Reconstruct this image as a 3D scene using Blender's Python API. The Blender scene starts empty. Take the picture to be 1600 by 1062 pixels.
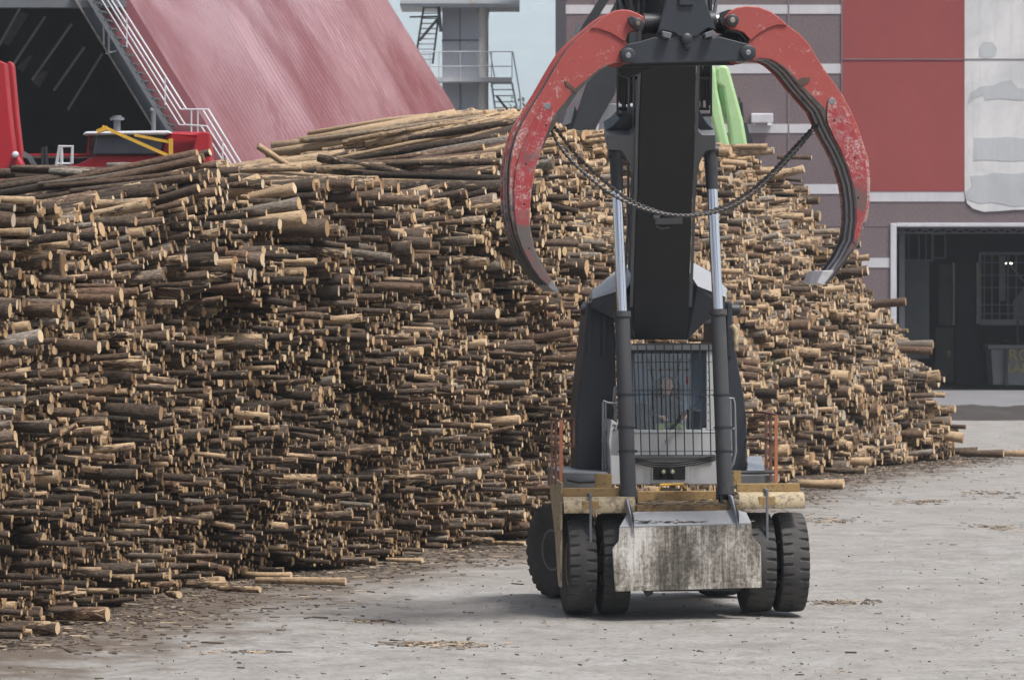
import bpy, math, random, bmesh
import numpy as np
from mathutils import Vector, Matrix

R = math.radians
sc = bpy.context.scene
COL = sc.collection

# ------------------------------------------------------------------ camera, light, exposure
CAM_H, FPX, CX, HY = 5.0, 6000.0, 800.0, 460.0      # eye height, focal length in photo pixels, centre column, horizon row
cam = bpy.data.cameras.new('camera'); cam_o = bpy.data.objects.new('camera', cam); COL.objects.link(cam_o)
cam.sensor_width = 36.0; cam.lens = FPX / 1600 * 36.0
cam.shift_y = -(531.0 - HY) / 1600.0
cam_o.location = (0, 0, CAM_H); cam_o.rotation_euler = (R(90), 0, 0)
cam.clip_start = 1.0; cam.clip_end = 12000
cam.dof.use_dof = True; cam.dof.focus_distance = 60.0; cam.dof.aperture_fstop = 4.5
sc.camera = cam_o

world = bpy.data.worlds.new('World'); sc.world = world; world.use_nodes = True
wn = world.node_tree; wn.nodes.clear()
SUN_EL, SUN_AZ = R(64), R(128)                       # azimuth clockwise from +Y: behind the camera, to the right
sky = wn.nodes.new('ShaderNodeTexSky'); sky.sky_type = 'NISHITA'; sky.sun_disc = False
sky.sun_elevation = SUN_EL; sky.sun_rotation = SUN_AZ
sky.air_density = 1.0; sky.dust_density = 6.0; sky.ozone_density = 0.6
bg = wn.nodes.new('ShaderNodeBackground'); bg.inputs['Strength'].default_value = 0.072
wo = wn.nodes.new('ShaderNodeOutputWorld')
wn.links.new(sky.outputs[0], bg.inputs[0]); wn.links.new(bg.outputs[0], wo.inputs[0])
sun = bpy.data.lights.new('sun', 'SUN'); sun.energy = 3.0; sun.angle = R(11); sun.color = (1.0, 0.985, 0.965)
sun_o = bpy.data.objects.new('sun', sun); COL.objects.link(sun_o); sun_o.location = (30, -30, 60)
sdir = Vector((math.sin(SUN_AZ) * math.cos(SUN_EL), math.cos(SUN_AZ) * math.cos(SUN_EL), math.sin(SUN_EL)))
sun_o.rotation_euler = sdir.to_track_quat('Z', 'Y').to_euler()
sc.view_settings.view_transform = 'Standard'; sc.view_settings.look = 'None'
sc.view_settings.exposure = 0.9; sc.view_settings.gamma = 1.0
sc.cycles.max_bounces = 6; sc.cycles.diffuse_bounces = 3; sc.cycles.glossy_bounces = 3
sc.cycles.transmission_bounces = 4; sc.cycles.transparent_max_bounces = 12; sc.cycles.volume_bounces = 2
sc.cycles.use_denoising = True

# ------------------------------------------------------------------ helpers
def P(px, py, d):
    "point at distance d that the photograph shows at column px, row py"
    return Vector(((px - CX) / FPX * d, d, CAM_H - (py - HY) / FPX * d))

class Frame:
    "a local frame (x right, y away, z up) turned by yaw about its origin"
    def __init__(s, o, yaw=0.0, roll=0.0):
        s.o = Vector(o); s.m = Matrix.Rotation(yaw, 3, 'Z'); s.n = s.m @ Vector((0, 1, 0))
    def w(s, x, y, z): return s.o + s.m @ Vector((x, y, z))
    def p(s, px, py, yl):
        r = Vector(((px - CX) / FPX, 1.0, (HY - py) / FPX)); c = Vector((0, 0, CAM_H))
        t = (yl - (c - s.o).dot(s.n)) / r.dot(s.n)
        return c + r * t
    def dy(s, v): return s.n * v
    def vec(s, x, y, z): return s.m @ Vector((x, y, z))

class MB:
    def __init__(s): s.v = []; s.f = []; s.mi = []
    def add(s, vs, fs, mi=0):
        b = len(s.v); s.v += [Vector(v) for v in vs]
        s.f += [tuple(b + i for i in f) for f in fs]; s.mi += [mi] * len(fs); return s
    def box8(s, c, mi=0):
        return s.add(c, [(0, 3, 2, 1), (4, 5, 6, 7), (0, 1, 5, 4), (1, 2, 6, 5), (2, 3, 7, 6), (3, 0, 4, 7)], mi)
    def box(s, fr, x0, x1, y0, y1, z0, z1, mi=0):
        return s.box8([fr.w(x0, y0, z0), fr.w(x1, y0, z0), fr.w(x1, y1, z0), fr.w(x0, y1, z0),
                       fr.w(x0, y0, z1), fr.w(x1, y0, z1), fr.w(x1, y1, z1), fr.w(x0, y1, z1)], mi)
    def prism(s, pts, off, mi=0, off2=None):
        n = len(pts); off = Vector(off)
        a = [Vector(p) for p in pts]; b = [p + off for p in a]
        fs = [tuple(range(n)), tuple(range(2 * n - 1, n - 1, -1))]
        fs += [(i + n, (i + 1) % n + n, (i + 1) % n, i) for i in range(n)]
        return s.add(a + b, fs, mi)
    def pbox(s, fr, x0, y0, x1, y1, yl, depth, mi=0):
        "box whose front face fills the pixel rectangle at local depth yl"
        return s.prism([fr.p(x0, y1, yl), fr.p(x1, y1, yl), fr.p(x1, y0, yl), fr.p(x0, y0, yl)], fr.dy(depth), mi)
    def tube(s, pts, r, n=8, mi=0, cap=True, r2=None):
        pts = [Vector(p) for p in pts]; m = len(pts); rings = []
        up = None
        for i, p in enumerate(pts):
            t = (pts[min(i + 1, m - 1)] - pts[max(i - 1, 0)]).normalized()
            if up is None:
                up = Vector((0, 0, 1)) if abs(t.z) < .9 else Vector((0, 1, 0))
            a = t.cross(up).normalized(); b = a.cross(t).normalized(); up = b
            rr = r if r2 is None else r + (r2 - r) * i / (m - 1)
            if isinstance(r, (list, tuple)): rr = r[i]
            rings += [p + (a * math.cos(2 * math.pi * k / n) + b * math.sin(2 * math.pi * k / n)) * rr for k in range(n)]
        fs = []
        for i in range(m - 1):
            fs += [(i * n + k, i * n + (k + 1) % n, (i + 1) * n + (k + 1) % n, (i + 1) * n + k) for k in range(n)]
        if cap: fs += [tuple(range(n - 1, -1, -1)), tuple((m - 1) * n + k for k in range(n))]
        return s.add(rings, fs, mi)
    def bar(s, a, b, w, h=None, mi=0):
        h = h or w; a = Vector(a); b = Vector(b); t = (b - a).normalized()
        u = Vector((0, 0, 1)) if abs(t.z) < .9 else Vector((0, 1, 0))
        x = t.cross(u).normalized() * w / 2; y = x.cross(t).normalized() * h / 2
        return s.box8([a - x - y, a + x - y, b + x - y, b - x - y, a - x + y, a + x + y, b + x + y, b - x + y], mi)
    def lathe(s, fr_o, ax, u, v, prof, n=32, mi=0, rad=None):
        "prof = [(along axis, radius)], rad(i, k, r) may vary the radius"
        base = len(s.v); vs = []; fs = []; m = len(prof)
        for i, (a, r) in enumerate(prof):
            for k in range(n):
                t = 2 * math.pi * k / n; rr = rad(i, k, r) if rad else r
                vs.append(fr_o + ax * a + (u * math.cos(t) + v * math.sin(t)) * rr)
        for i in range(m - 1):
            fs += [(i * n + k, (i + 1) * n + k, (i + 1) * n + (k + 1) % n, i * n + (k + 1) % n) for k in range(n)]
        fs += [tuple(range(n)), tuple((m - 1) * n + k for k in range(n - 1, -1, -1))]
        return s.add(vs, fs, mi)

def finish(me, mats, smooth=40):
    for m in (mats if isinstance(mats, (list, tuple)) else [mats]): me.materials.append(m)
    if smooth:
        me.polygons.foreach_set('use_smooth', [True] * len(me.polygons))
        try: me.set_sharp_from_angle(angle=R(smooth))
        except Exception: pass
    me.update()

def emit(name, mb, mats, parent=None, smooth=40, bevel=0, loc=None, label=None, recalc=True):
    if parent is not None:
        q = parent
        while q.parent: q = q.parent
        inv = q.matrix_basis.inverted()
    else:
        if loc is None:
            vs = mb.v; x = sum(v.x for v in vs) / len(vs); y = sum(v.y for v in vs) / len(vs); loc = (x, y, min(v.z for v in vs))
        inv = Matrix.Translation(-Vector(loc))
    me = bpy.data.meshes.new(name)
    me.from_pydata([inv @ v for v in mb.v], [], mb.f)
    me.polygons.foreach_set('material_index', mb.mi)
    if recalc:
        bm = bmesh.new(); bm.from_mesh(me); bmesh.ops.recalc_face_normals(bm, faces=bm.faces); bm.to_mesh(me); bm.free()
    finish(me, mats, smooth)
    o = bpy.data.objects.new(name, me); COL.objects.link(o)
    if parent is not None: o.parent = parent
    else: o.location = loc
    if bevel:
        b = o.modifiers.new('bevel', 'BEVEL'); b.width = bevel; b.segments = 2; b.limit_method = 'ANGLE'; b.angle_limit = R(40)
    if label: o['label'] = label
    return o

def thing(name, label, cat, loc, yaw=0.0, group=None):
    o = bpy.data.objects.new(name, None); COL.objects.link(o)
    o.location = loc; o.rotation_euler = (0, 0, yaw); o.empty_display_size = .3
    o.matrix_basis = Matrix.Translation(Vector(loc)) @ Matrix.Rotation(yaw, 4, 'Z')
    return tag(o, label, cat, group)

def tag(o, label=None, cat=None, group=None, kind=None):
    if label: o['label'] = label
    if cat: o['category'] = cat
    if group: o['group'] = group
    if kind: o['kind'] = kind
    return o

# ------------------------------------------------------------------ materials
class NT:
    def __init__(s, name):
        s.m = bpy.data.materials.new(name); s.m.use_nodes = True; s.t = s.m.node_tree
        s.b = s.t.nodes['Principled BSDF']
    def n(s, typ, **kw):
        nd = s.t.nodes.new(typ)
        for k, v in kw.items():
            if k.startswith('i_'): nd.inputs[k[2:].replace('_', ' ')].default_value = v
            else: setattr(nd, k, v)
        return nd
    def l(s, a, b): s.t.links.new(a, b)
    def coord(s, kind='Object', scale=(1, 1, 1), rot=(0, 0, 0)):
        tc = s.n('ShaderNodeTexCoord'); mp = s.n('ShaderNodeMapping')
        mp.inputs['Scale'].default_value = scale; mp.inputs['Rotation'].default_value = rot
        s.l(tc.outputs[kind], mp.inputs[0]); return mp.outputs[0]
    def noise(s, vec, scale, detail=4, rough=.55, dist=0):
        nd = s.n('ShaderNodeTexNoise'); nd.inputs['Scale'].default_value = scale; nd.inputs['Detail'].default_value = detail
        nd.inputs['Roughness'].default_value = rough; nd.inputs['Distortion'].default_value = dist
        s.l(vec, nd.inputs['Vector']); return nd.outputs['Fac']
    def ramp(s, fac, stops):
        r = s.n('ShaderNodeValToRGB'); cr = r.color_ramp
        while len(cr.elements) > 1: cr.elements.remove(cr.elements[-1])
        for i, (p, c) in enumerate(stops):
            e = cr.elements[0] if i == 0 else cr.elements.new(p)
            e.position = p; e.color = (c if isinstance(c, tuple) else (c, c, c)) + (1,)
        s.l(fac, r.inputs[0]); return r.outputs[0]
    def mix(s, fac, a, b, mode='MIX'):
        m = s.n('ShaderNodeMix', data_type='RGBA', blend_type=mode)
        for inp, v in ((m.inputs[0], fac), (m.inputs[6], a), (m.inputs[7], b)):
            if isinstance(v, (int, float)): inp.default_value = v
            elif isinstance(v, tuple): inp.default_value = v + (1,)
            else: s.l(v, inp)
        return m.outputs[2]
    def math(s, op, a, b=0.0, clamp=False):
        m = s.n('ShaderNodeMath', operation=op, use_clamp=clamp)
        for i, v in enumerate((a, b)):
            if isinstance(v, (int, float)): m.inputs[i].default_value = v
            else: s.l(v, m.inputs[i])
        return m.outputs[0]
    def out(s, col=None, rough=.6, metal=0.0, bump=None, bs=.3, bd=.02, spec=None):
        for inp, v in (('Base Color', col), ('Roughness', rough), ('Metallic', metal), ('Specular IOR Level', spec)):
            if v is None: continue
            if isinstance(v, tuple): s.b.inputs[inp].default_value = v + (1,)
            elif isinstance(v, (int, float)): s.b.inputs[inp].default_value = v
            else: s.l(v, s.b.inputs[inp])
        if bump is not None:
            bn = s.n('ShaderNodeBump'); bn.inputs['Strength'].default_value = bs; bn.inputs['Distance'].default_value = bd
            s.l(bump, bn.inputs['Height']); s.l(bn.outputs[0], s.b.inputs['Normal'])
        return s.m

def plain(name, c1, c2=None, scale=3, rough=.6, metal=0, stretch=(1, 1, 1), bump=0.0, lo=.35, hi=.65):
    t = NT(name); c2 = c2 or tuple(x * .7 for x in c1)
    v = t.coord(scale=stretch); n = t.noise(v, scale, 6, .6)
    n2 = t.noise(v, scale * 7, 3)
    c = t.mix(t.ramp(n, [(lo, 0.0), (hi, 1.0)]), c1, c2)
    c = t.mix(.25, c, t.mix(n2, tuple(x * .5 for x in c1), tuple(min(1, x * 1.4) for x in c1)), 'MIX')
    rr = t.math('ADD', t.math('MULTIPLY', n2, .25), rough - .12)
    return t.out(c, rr, metal, n2 if bump else None, bump or .2)

def worn(name, paint, grime=(.06, .055, .05), bare=(.35, .34, .33), sc_=1.0, gr=.55, scr=.64, rough=.5, stretch=(1, 1, 1)):
    "old paint: grime patches, chips down to bare metal"
    t = NT(name); v = t.coord(scale=stretch)
    big = t.noise(v, 1.1 * sc_, 5, .6); med = t.noise(v, 4.5 * sc_, 8, .72, .6); fine = t.noise(v, 22 * sc_, 5, .7)
    fade = t.mix(big, tuple(x * .8 for x in paint), tuple(min(1, x * 1.15 + .01) for x in paint))
    g = t.ramp(t.math('ADD', t.math('MULTIPLY', med, .7), t.math('MULTIPLY', fine, .3)), [(gr, 0.0), (gr + .06, 1.0)])
    c = t.mix(g, fade, grime)
    v2 = t.coord(scale=(stretch[0] * 1.0, stretch[1], stretch[2] * 1.0))
    m2 = t.noise(v2, 9 * sc_, 9, .8, 1.2)
    ch = t.ramp(m2, [(scr, 0.0), (scr + .02, 1.0)])
    c = t.mix(ch, c, bare)
    rr = t.math('ADD', t.math('MULTIPLY', fine, .3), rough - .15)
    return t.out(c, rr, 0.0, med, .25, .01)

# log materials: 'tone' colour attribute (r: hue of the bark, g: how much is peeled, b: random)
def bark_material():
    t = NT('bark'); uv = t.n('ShaderNodeUVMap'); uv.uv_map = 'UVMap'
    at = t.n('ShaderNodeAttribute'); at.attribute_name = 'tone'
    sp = t.n('ShaderNodeSeparateColor'); t.l(at.outputs['Color'], sp.inputs[0])
    tone, peel, rnd = sp.outputs[0], sp.outputs[1], sp.outputs[2]
    mp = t.n('ShaderNodeMapping'); mp.inputs['Scale'].default_value = (3.0, 9.0, 1); t.l(uv.outputs[0], mp.inputs[0])
    n1 = t.noise(mp.outputs[0], 3.4, 7, .75, .4); n2 = t.noise(mp.outputs[0], 11, 5, .7)
    mp2 = t.n('ShaderNodeMapping'); mp2.inputs['Scale'].default_value = (2.2, 7.0, 1); t.l(uv.outputs[0], mp2.inputs[0])
    n3 = t.noise(mp2.outputs[0], 1.6, 7, .75, .8)
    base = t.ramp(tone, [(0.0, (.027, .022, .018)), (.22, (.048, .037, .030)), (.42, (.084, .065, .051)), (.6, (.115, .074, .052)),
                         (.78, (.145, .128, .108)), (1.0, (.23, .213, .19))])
    c = t.mix(t.ramp(n1, [(.38, 0.0), (.62, 1.0)]), t.mix(1.0, base, (.36, .34, .33), 'MULTIPLY'), t.mix(1.0, base, (1.7, 1.62, 1.55), 'MULTIPLY'))
    c = t.mix(t.math('MULTIPLY', t.ramp(n2, [(.54, 0.0), (.62, 1.0)]), .45), c, (.26, .215, .165))
    thr = t.math('GREATER_THAN', t.math('ADD', n3, t.math('MULTIPLY', peel, .62)), .74)
    woodc = t.mix(t.ramp(n1, [(.36, 0.0), (.6, 1.0)]), (.27, .175, .10), t.mix(n2, (.42, .29, .17), (.60, .47, .32)))
    c = t.mix(thr, c, woodc)
    return t.out(c, .9, 0, n1, .9, .03, spec=.15)

def cut_material():
    t = NT('cut_wood'); v = t.coord()
    at = t.n('ShaderNodeAttribute'); at.attribute_name = 'tone'
    sp = t.n('ShaderNodeSeparateColor'); t.l(at.outputs['Color'], sp.inputs[0])
    c = t.ramp(sp.outputs[2], [(0.0, (.13, .085, .05)), (.15, (.30, .18, .085)), (.4, (.50, .325, .175)), (.7, (.64, .455, .26)), (.88, (.74, .59, .39)), (1.0, (.42, .37, .31))])
    n = t.noise(v, 14, 3); c = t.mix(t.math('MULTIPLY', n, .6), c, t.mix(1.0, c, (.55, .48, .42), 'MULTIPLY'))
    return t.out(c, .8, 0, spec=.2)
M_BARK, M_CUT = bark_material(), cut_material()
# ------------------------------------------------------------------ the log piles
AL = R(19.0); AX = np.array([math.cos(AL), -math.sin(AL), 0.0]); BX = np.array([math.sin(AL), math.cos(AL), 0.0])
rng = np.random.default_rng(11)
_d = [48, 52, 56.6, 65.9, 71.4, 80, 92, 105, 113, 117.6, 121]; _x = [-9.6, -8.7, -7.5, -5.55, -3.3, .67, 4.2, 7.6, 10.9, 12.7, 13.3]
def foot_x(d): return np.interp(d, _d, _x)
_hd = [48, 56.5, 58, 60, 63, 65.5, 67.3, 68.2, 69.5, 73, 74, 79, 81, 83, 86, 90, 95, 110, 118, 120, 121.5]
_hz = [6.5, 6.55, 6.3, 6.1, 6.3, 6.8, 7.35, 7.4, 7.15, 7.05, 7.1, 7.0, 7.6, 8.4, 9.0, 9.3, 9.65, 9.5, 9.35, 9.0, 8.6]
def top_z(d): return np.interp(d, _hd, _hz)
def sstep(a, b, x): t = np.clip((x - a) / (b - a), 0, 1); return t * t * (3 - 2 * t)
def batter(d, z):
    t = sstep(79, 96, d)
    near = .7 * (z / 7.2)
    far = 5.9 * np.clip(z / 9.6, 0, 2) ** 1.45 + .45 * sstep(6.4, 6.9, z) - .25
    return near * (1 - t) + far * t
class Cells:
    "per-bundle random values: each grapple load has its own offset and tilt"
    def __init__(s, su, sz, seed):
        r = np.random.default_rng(seed); s.su, s.sz = su, sz
        s.t = r.normal(size=(200, 60, 3)); s.j = r.uniform(-.35, .35, size=(200, 60, 2))
    def get(s, u, z):
        i = np.floor(u / s.su).astype(int); j = np.floor(z / s.sz).astype(int)
        best = np.full(u.shape, 1e9); out = np.zeros(u.shape + (3,))
        for a in (-1, 0, 1):
            for b in (-1, 0, 1):
                ii = np.clip(i + a, 0, 199); jj = np.clip(j + b + 2, 0, 59)
                cu = (i + a + .5 + s.j[ii, jj, 0]) * s.su; cz = (j + b + .5 + s.j[ii, jj, 1]) * s.sz
                dd = ((u - cu) / s.su) ** 2 + ((z - cz) / s.sz) ** 2
                m = dd < best; best[m] = dd[m]; out[m] = s.t[ii, jj][m]
        return out
C1, C2 = Cells(2.3, 1.5, 1), Cells(.8, .55, 2)
def wav(u, z, seed):
    r = np.random.default_rng(seed); o = 0
    for k in range(6):
        a, b, p = r.normal() * .9, r.normal() * 1.3, r.uniform(0, 6.3); o = o + np.sin(a * u + b * z + p)
    return o / 3.5

def mean_d(d, z=0.0): return (.094 + .050 * np.clip(z / 7, 0, 1) ** 1.3) * (1 - sstep(76, 102, d)) + .180 * sstep(76, 102, d)
END, AXI, LEN, RAD, TON, KND = [], [], [], [], [], []
def add_logs(end, yaw, pitch, ln, rad, tone, kind):
    n = len(end)
    a = np.stack([np.cos(yaw) * np.cos(pitch), -np.sin(yaw) * np.cos(pitch), np.sin(pitch)], 1)
    END.append(end); AXI.append(a); LEN.append(ln); RAD.append(rad); tone = tone.copy(); tone[:, 1] = np.minimum(tone[:, 1], .62) if kind >= 3 else tone[:, 1]; TON.append(tone); KND.append(np.full(n, kind))

def tones(n, d, z, crest):
    c = C1.get(d, z)[:, 1]
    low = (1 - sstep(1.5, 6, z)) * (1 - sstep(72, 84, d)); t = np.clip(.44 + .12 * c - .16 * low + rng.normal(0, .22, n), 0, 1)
    peel = np.clip(rng.normal(.12, .17, n) + .10 * sstep(76, 95, d) + .30 * crest * sstep(76, 90, d), 0, 1)
    peel = np.where(rng.random(n) < .02 + .05 * crest, rng.uniform(.45, .75, n), peel)
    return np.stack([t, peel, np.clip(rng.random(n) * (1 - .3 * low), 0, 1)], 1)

def pitch_field(d, z, H):
    cr = np.clip(1.15 - (H - z) / 1.7, 0, 1)
    hump = sstep(60, 63, d) * (1 - sstep(69.0, 69.8, d)) * cr
    far = sstep(80.5, 83, d) * cr * (1 - sstep(100, 112, d))
    mid = sstep(73.5, 74.5, d) * (1 - sstep(79, 80, d)) * np.clip(1 - (H - z) / .8, 0, 1)
    return R(11) * hump + R(10.5) * far + R(11) * mid

def lay(d0, d1, dz_f, column=0):
    z = .08; k = 0
    while z < 10:
        dd = []; d = d0
        while d < d1:
            m = float(mean_d(d, z)); dd.append(d + (.5 * m if k % 2 else 0)); d += m * .98
        dd = np.array(dd); n = len(dd); m = mean_d(dd, z)
        dd = dd + rng.normal(0, .22, n) * m
        zz = z + rng.normal(0, .25, n) * m
        H = top_z(dd) + .10 * wav(dd, dd * 0, 5)
        rad = .5 * m * np.exp(rng.normal(0, .26, n))
        big = rng.random(n) < .05; rad = np.where(big, rad * rng.uniform(1.5, 2.0, n), rad); rad = np.clip(rad, .045, .27)
        zz = np.maximum(zz, rad * .9)
        lb = column * (4.9 if d0 < 80 else 3.8)
        if column:
            H = H - .04 * lb - .20 * lb * sstep(79.5, 82, dd) - 1.1 * (1 - sstep(70.5, 73, dd)) - .35 * (1 - sstep(78, 80, dd)) + rng.normal(0, .1, n)
            keep = (zz < H) & (zz > H - 1.5)
        else:
            keep = zz < H
        c1, c2 = C1.get(dd, zz), C2.get(dd, zz)
        off = batter(dd, zz) - .23 * c1[:, 0] - .09 * c2[:, 0] - .20 * wav(dd, zz * .6, 9)
        for s0, s1, am in ((50, 62.3, .8), (62.3, 68.6, 1.5), (68.6, 73.7, 1.35), (73.7, 80.6, 1.1), (80.6, 90, .9), (90, 99, .6), (99, 108, .5), (108, 122, .4)):
            f_ = (dd - s0) / (s1 - s0); off = off + np.where((f_ >= 0) & (f_ < 1), am * (.5 - f_), 0) * sstep(.3, 3.0, zz)
        for db, w, dep in ((68.8, .35, 1.0), (73.8, .3, .7), (80.8, .4, .7), (62.5, .25, .4), (90.2, .4, .5), (99.2, .4, .4)):      # the creases between the stacks
            off = off + dep * np.exp(-((dd - db) / w) ** 2) * sstep(1, 4, zz)
        off = off + rng.normal(0, .07, n) - np.where(rng.random(n) < .06, rng.uniform(.15, .75, n), 0) + np.where(rng.random(n) < .11, rng.uniform(.15, .7, n), 0)
        off = off + lb + (rng.uniform(-.5, .5, n) if column else 0)
        crest = sstep(.9, .1, H - zz) if False else np.clip(1 - (H - zz) / 1.2, 0, 1)
        end = np.stack([foot_x(dd), dd, zz], 1) - AX[None] * off[:, None]
        yaw = R(12) + R(5) * sstep(62, 77, dd) + R(2.5) * sstep(82, 112, dd) + R(2.2) * c1[:, 2] + R(2.2) * c2[:, 2] + rng.normal(0, R(2.6), n) + crest * sstep(78, 82, dd) * rng.normal(0, R(7), n)
        pit = pitch_field(dd, zz, H) + R(1.6) * c1[:, 1] + R(1.3) * c2[:, 1] + rng.normal(0, R(1.5), n) + crest * sstep(78, 82, dd) * rng.normal(0, R(2.6), n)
        pit = np.where((rng.random(n) < .03) & (H - zz > 1.6), rng.normal(0, R(9), n), pit)
        pit = np.where(H - zz < .5, np.maximum(pit, pitch_field(dd, zz, H) - R(4)), pit)
        yaw = np.where(rng.random(n) < .03, yaw + rng.normal(0, R(12), n), yaw)
        ln = rng.uniform(3.6, 5.4, n) * (1 - .35 * crest * sstep(79, 82, dd) * rng.random(n))
        px = CX + FPX * end[:, 0] / end[:, 1]
        keep &= px > -50
        pit = np.where(zz < .9, pit * .25, pit)
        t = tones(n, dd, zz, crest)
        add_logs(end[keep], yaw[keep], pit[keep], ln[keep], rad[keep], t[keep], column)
        z += float(mean_d((d0 + d1) / 2, z)) * .84 * dz_f; k += 1
for a, b in ((50.5, 73.7), (73.7, 80), (80, 86), (86, 94), (94, 121.3)):
    for colm in (0, 1): lay(a, b, 1.0, colm)

# loose logs dropped across the crests: (px, py of the right end, px, py of the left end, distance, radius, tone, peel)
def span(px1, py1, px0, py0, d, r, tone, peel, grow=3):
    dx = abs(px1 - px0) * d / FPX; a, b = P(px1, py1, d), P(px0, py0, d + .24 * dx + .05)
    if r > .1 and dx < 2.6: b = a + (b - a) * (2.8 / dx)
    v = a - b; ln = v.length; v.normalize()
    add_logs(np.array([a]), np.array([math.atan2(-v.y, v.x)]), np.array([math.asin(v.z)]), np.array([ln]), np.array([r]),
             np.array([[tone, peel, rng.random()]]), grow)
S = [(308,240,60,292,67.6,.085,.62,.1),(312,249,100,297,67.2,.085,.55,.1),(328,238,290,248,68.0,.07,.4,.1),(318,246,190,268,67.9,.08,.5,.1),
 (298,278,110,300,66.4,.07,.45,.1),(240,262,60,288,67.4,.06,.8,.2),(150,268,25,262,69.5,.06,.7,.2),(145,273,78,268,69.2,.085,.95,.1),(215,262,168,260,69.5,.09,.95,.05),
 (285,272,70,292,67.0,.07,.5,.1),(230,255,130,270,68.4,.05,.6,.1),(230,316,56,318,64.4,.09,.8,.45),(232,318,108,342,64.0,.10,.5,.5),(212,346,82,350,63.5,.085,.4,.2),
 (403,228,486,280,84,.075,.8,.95),(600,212,470,232,91,.13,.7,.7),(538,244,360,268,88,.17,.6,.55),(522,258,405,266,87,.15,.8,.8),
 (790,176,620,208,94.5,.12,.75,.35),(792,186,660,208,95.5,.11,.7,.25),(776,205,600,226,93,.15,.8,.75),(736,222,560,232,91,.13,.85,.6),(624,232,500,252,89,.14,.5,.3),
 (622,252,530,262,87.5,.15,.6,.7),(776,194,628,212,94,.12,.7,.5),(795,218,690,246,90,.10,.35,.2),(730,255,610,262,86,.12,.3,.25),(700,286,575,262,82.5,.11,.3,.25),
 (720,268,652,242,84.5,.10,.35,.2),(668,298,530,338,77.6,.12,.6,.55),(660,306,570,336,77.2,.10,.4,.3),(655,322,545,345,76.8,.17,.55,.25),(696,290,640,304,77.8,.08,.6,.3),
 (340,268,470,262,80,.10,.7,.4),(405,282,352,300,70.2,.14,.6,.75),(460,294,420,302,70.6,.11,.6,.6),(513,290,452,296,72,.14,.35,.1),(467,318,402,326,70.4,.13,.85,.2),
 (475,340,436,344,70.2,.14,.5,.85),(437,350,385,350,69.2,.12,.4,.2),(680,345,590,356,76.9,.10,.9,.2),
 (1199,229,1110,230,117,.09,.7,.5),(1209,236,1115,240,117,.11,.8,.4),(1268,246,1215,246,119,.08,.5,.2),(1256,264,1225,272,119,.13,.5,.5),(1269,334,1236,332,119.5,.16,.5,.1),
 (1415,471,1352,476,118.6,.14,.5,.1),(1312,362,1240,363,119,.11,.8,.3),(1358,402,1330,404,118.8,.10,.6,.6),(1356,423,1322,428,118.2,.16,.5,.2),(1458,538,1405,540,118.5,.14,.8,.2),
 (1456,548,1350,545,118,.11,.6,.2),(1468,586,1422,590,118,.19,.45,.4),(1486,658,1440,662,117.4,.17,.8,.1),(1505,684,1395,672,116.8,.16,.7,.7),(1280,632,1150,628,110,.13,.4,.2)]
for s_ in S: span(*s_)
# logs lying on the ground at the foot of the pile
G = [(168,960,57,975,58.6,.12,.6,.3),(116,948,-30,958,59.2,.15,.55,.15),(52,964,-20,970,58.8,.12,.3,.1),(90,993,-20,995,56.5,.10,.35,.3),(600,716,1490,716,0,0,0,0),
 (455,897,378,911,67.6,.06,.8,.95),(540,914,400,919,66.0,.07,.7,.5),(406,929,340,933,64.4,.055,.5,.4),(520,916,482,918,66.2,.05,.8,.9),(1318,761,1248,766,99.0,.13,.9,.95),
 (1568,715,1500,713,117.6,.13,.5,.2),(1640,714,1568,713,117.8,.12,.8,.8),(1528,706,1470,702,119,.14,.45,.15),(1210,826,1170,812,73,.01,0,0),(1352,738,1290,741,107,.10,.4,.3),
 (855,742,800,716,84,.10,.5,.5),(660,878,604,881,71.5,.05,.8,.9),(820,852,760,856,76.5,.05,.5,.4),(280,934,262,905,63.2,.06,.5,.5),(347,914,320,914,66,.08,.7,.95)]
for g in G:
    if g[5] < .04: continue
    a = g
    if g[3] > 690 and g[0] < 860 and g[1] < 800: span(*g); continue
    dd = CAM_H * FPX / (g[1] - HY + 1e-6) ; dd0 = CAM_H * FPX / (g[3] - HY)
    r = g[5]; dm = g[4]
    e = Vector(((g[0] - CX) / FPX * dm, dm, r)); b = Vector(((g[2] - CX) / FPX * (dm + .35), dm + .35, r * .95 + .0))
    v = e - b; ln = v.length; v.normalize()
    add_logs(np.array([e]), np.array([math.atan2(-v.y, v.x)]), np.array([math.asin(v.z)]), np.array([ln]), np.array([r]), np.array([[g[6], g[7], .8]]), 4)

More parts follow.
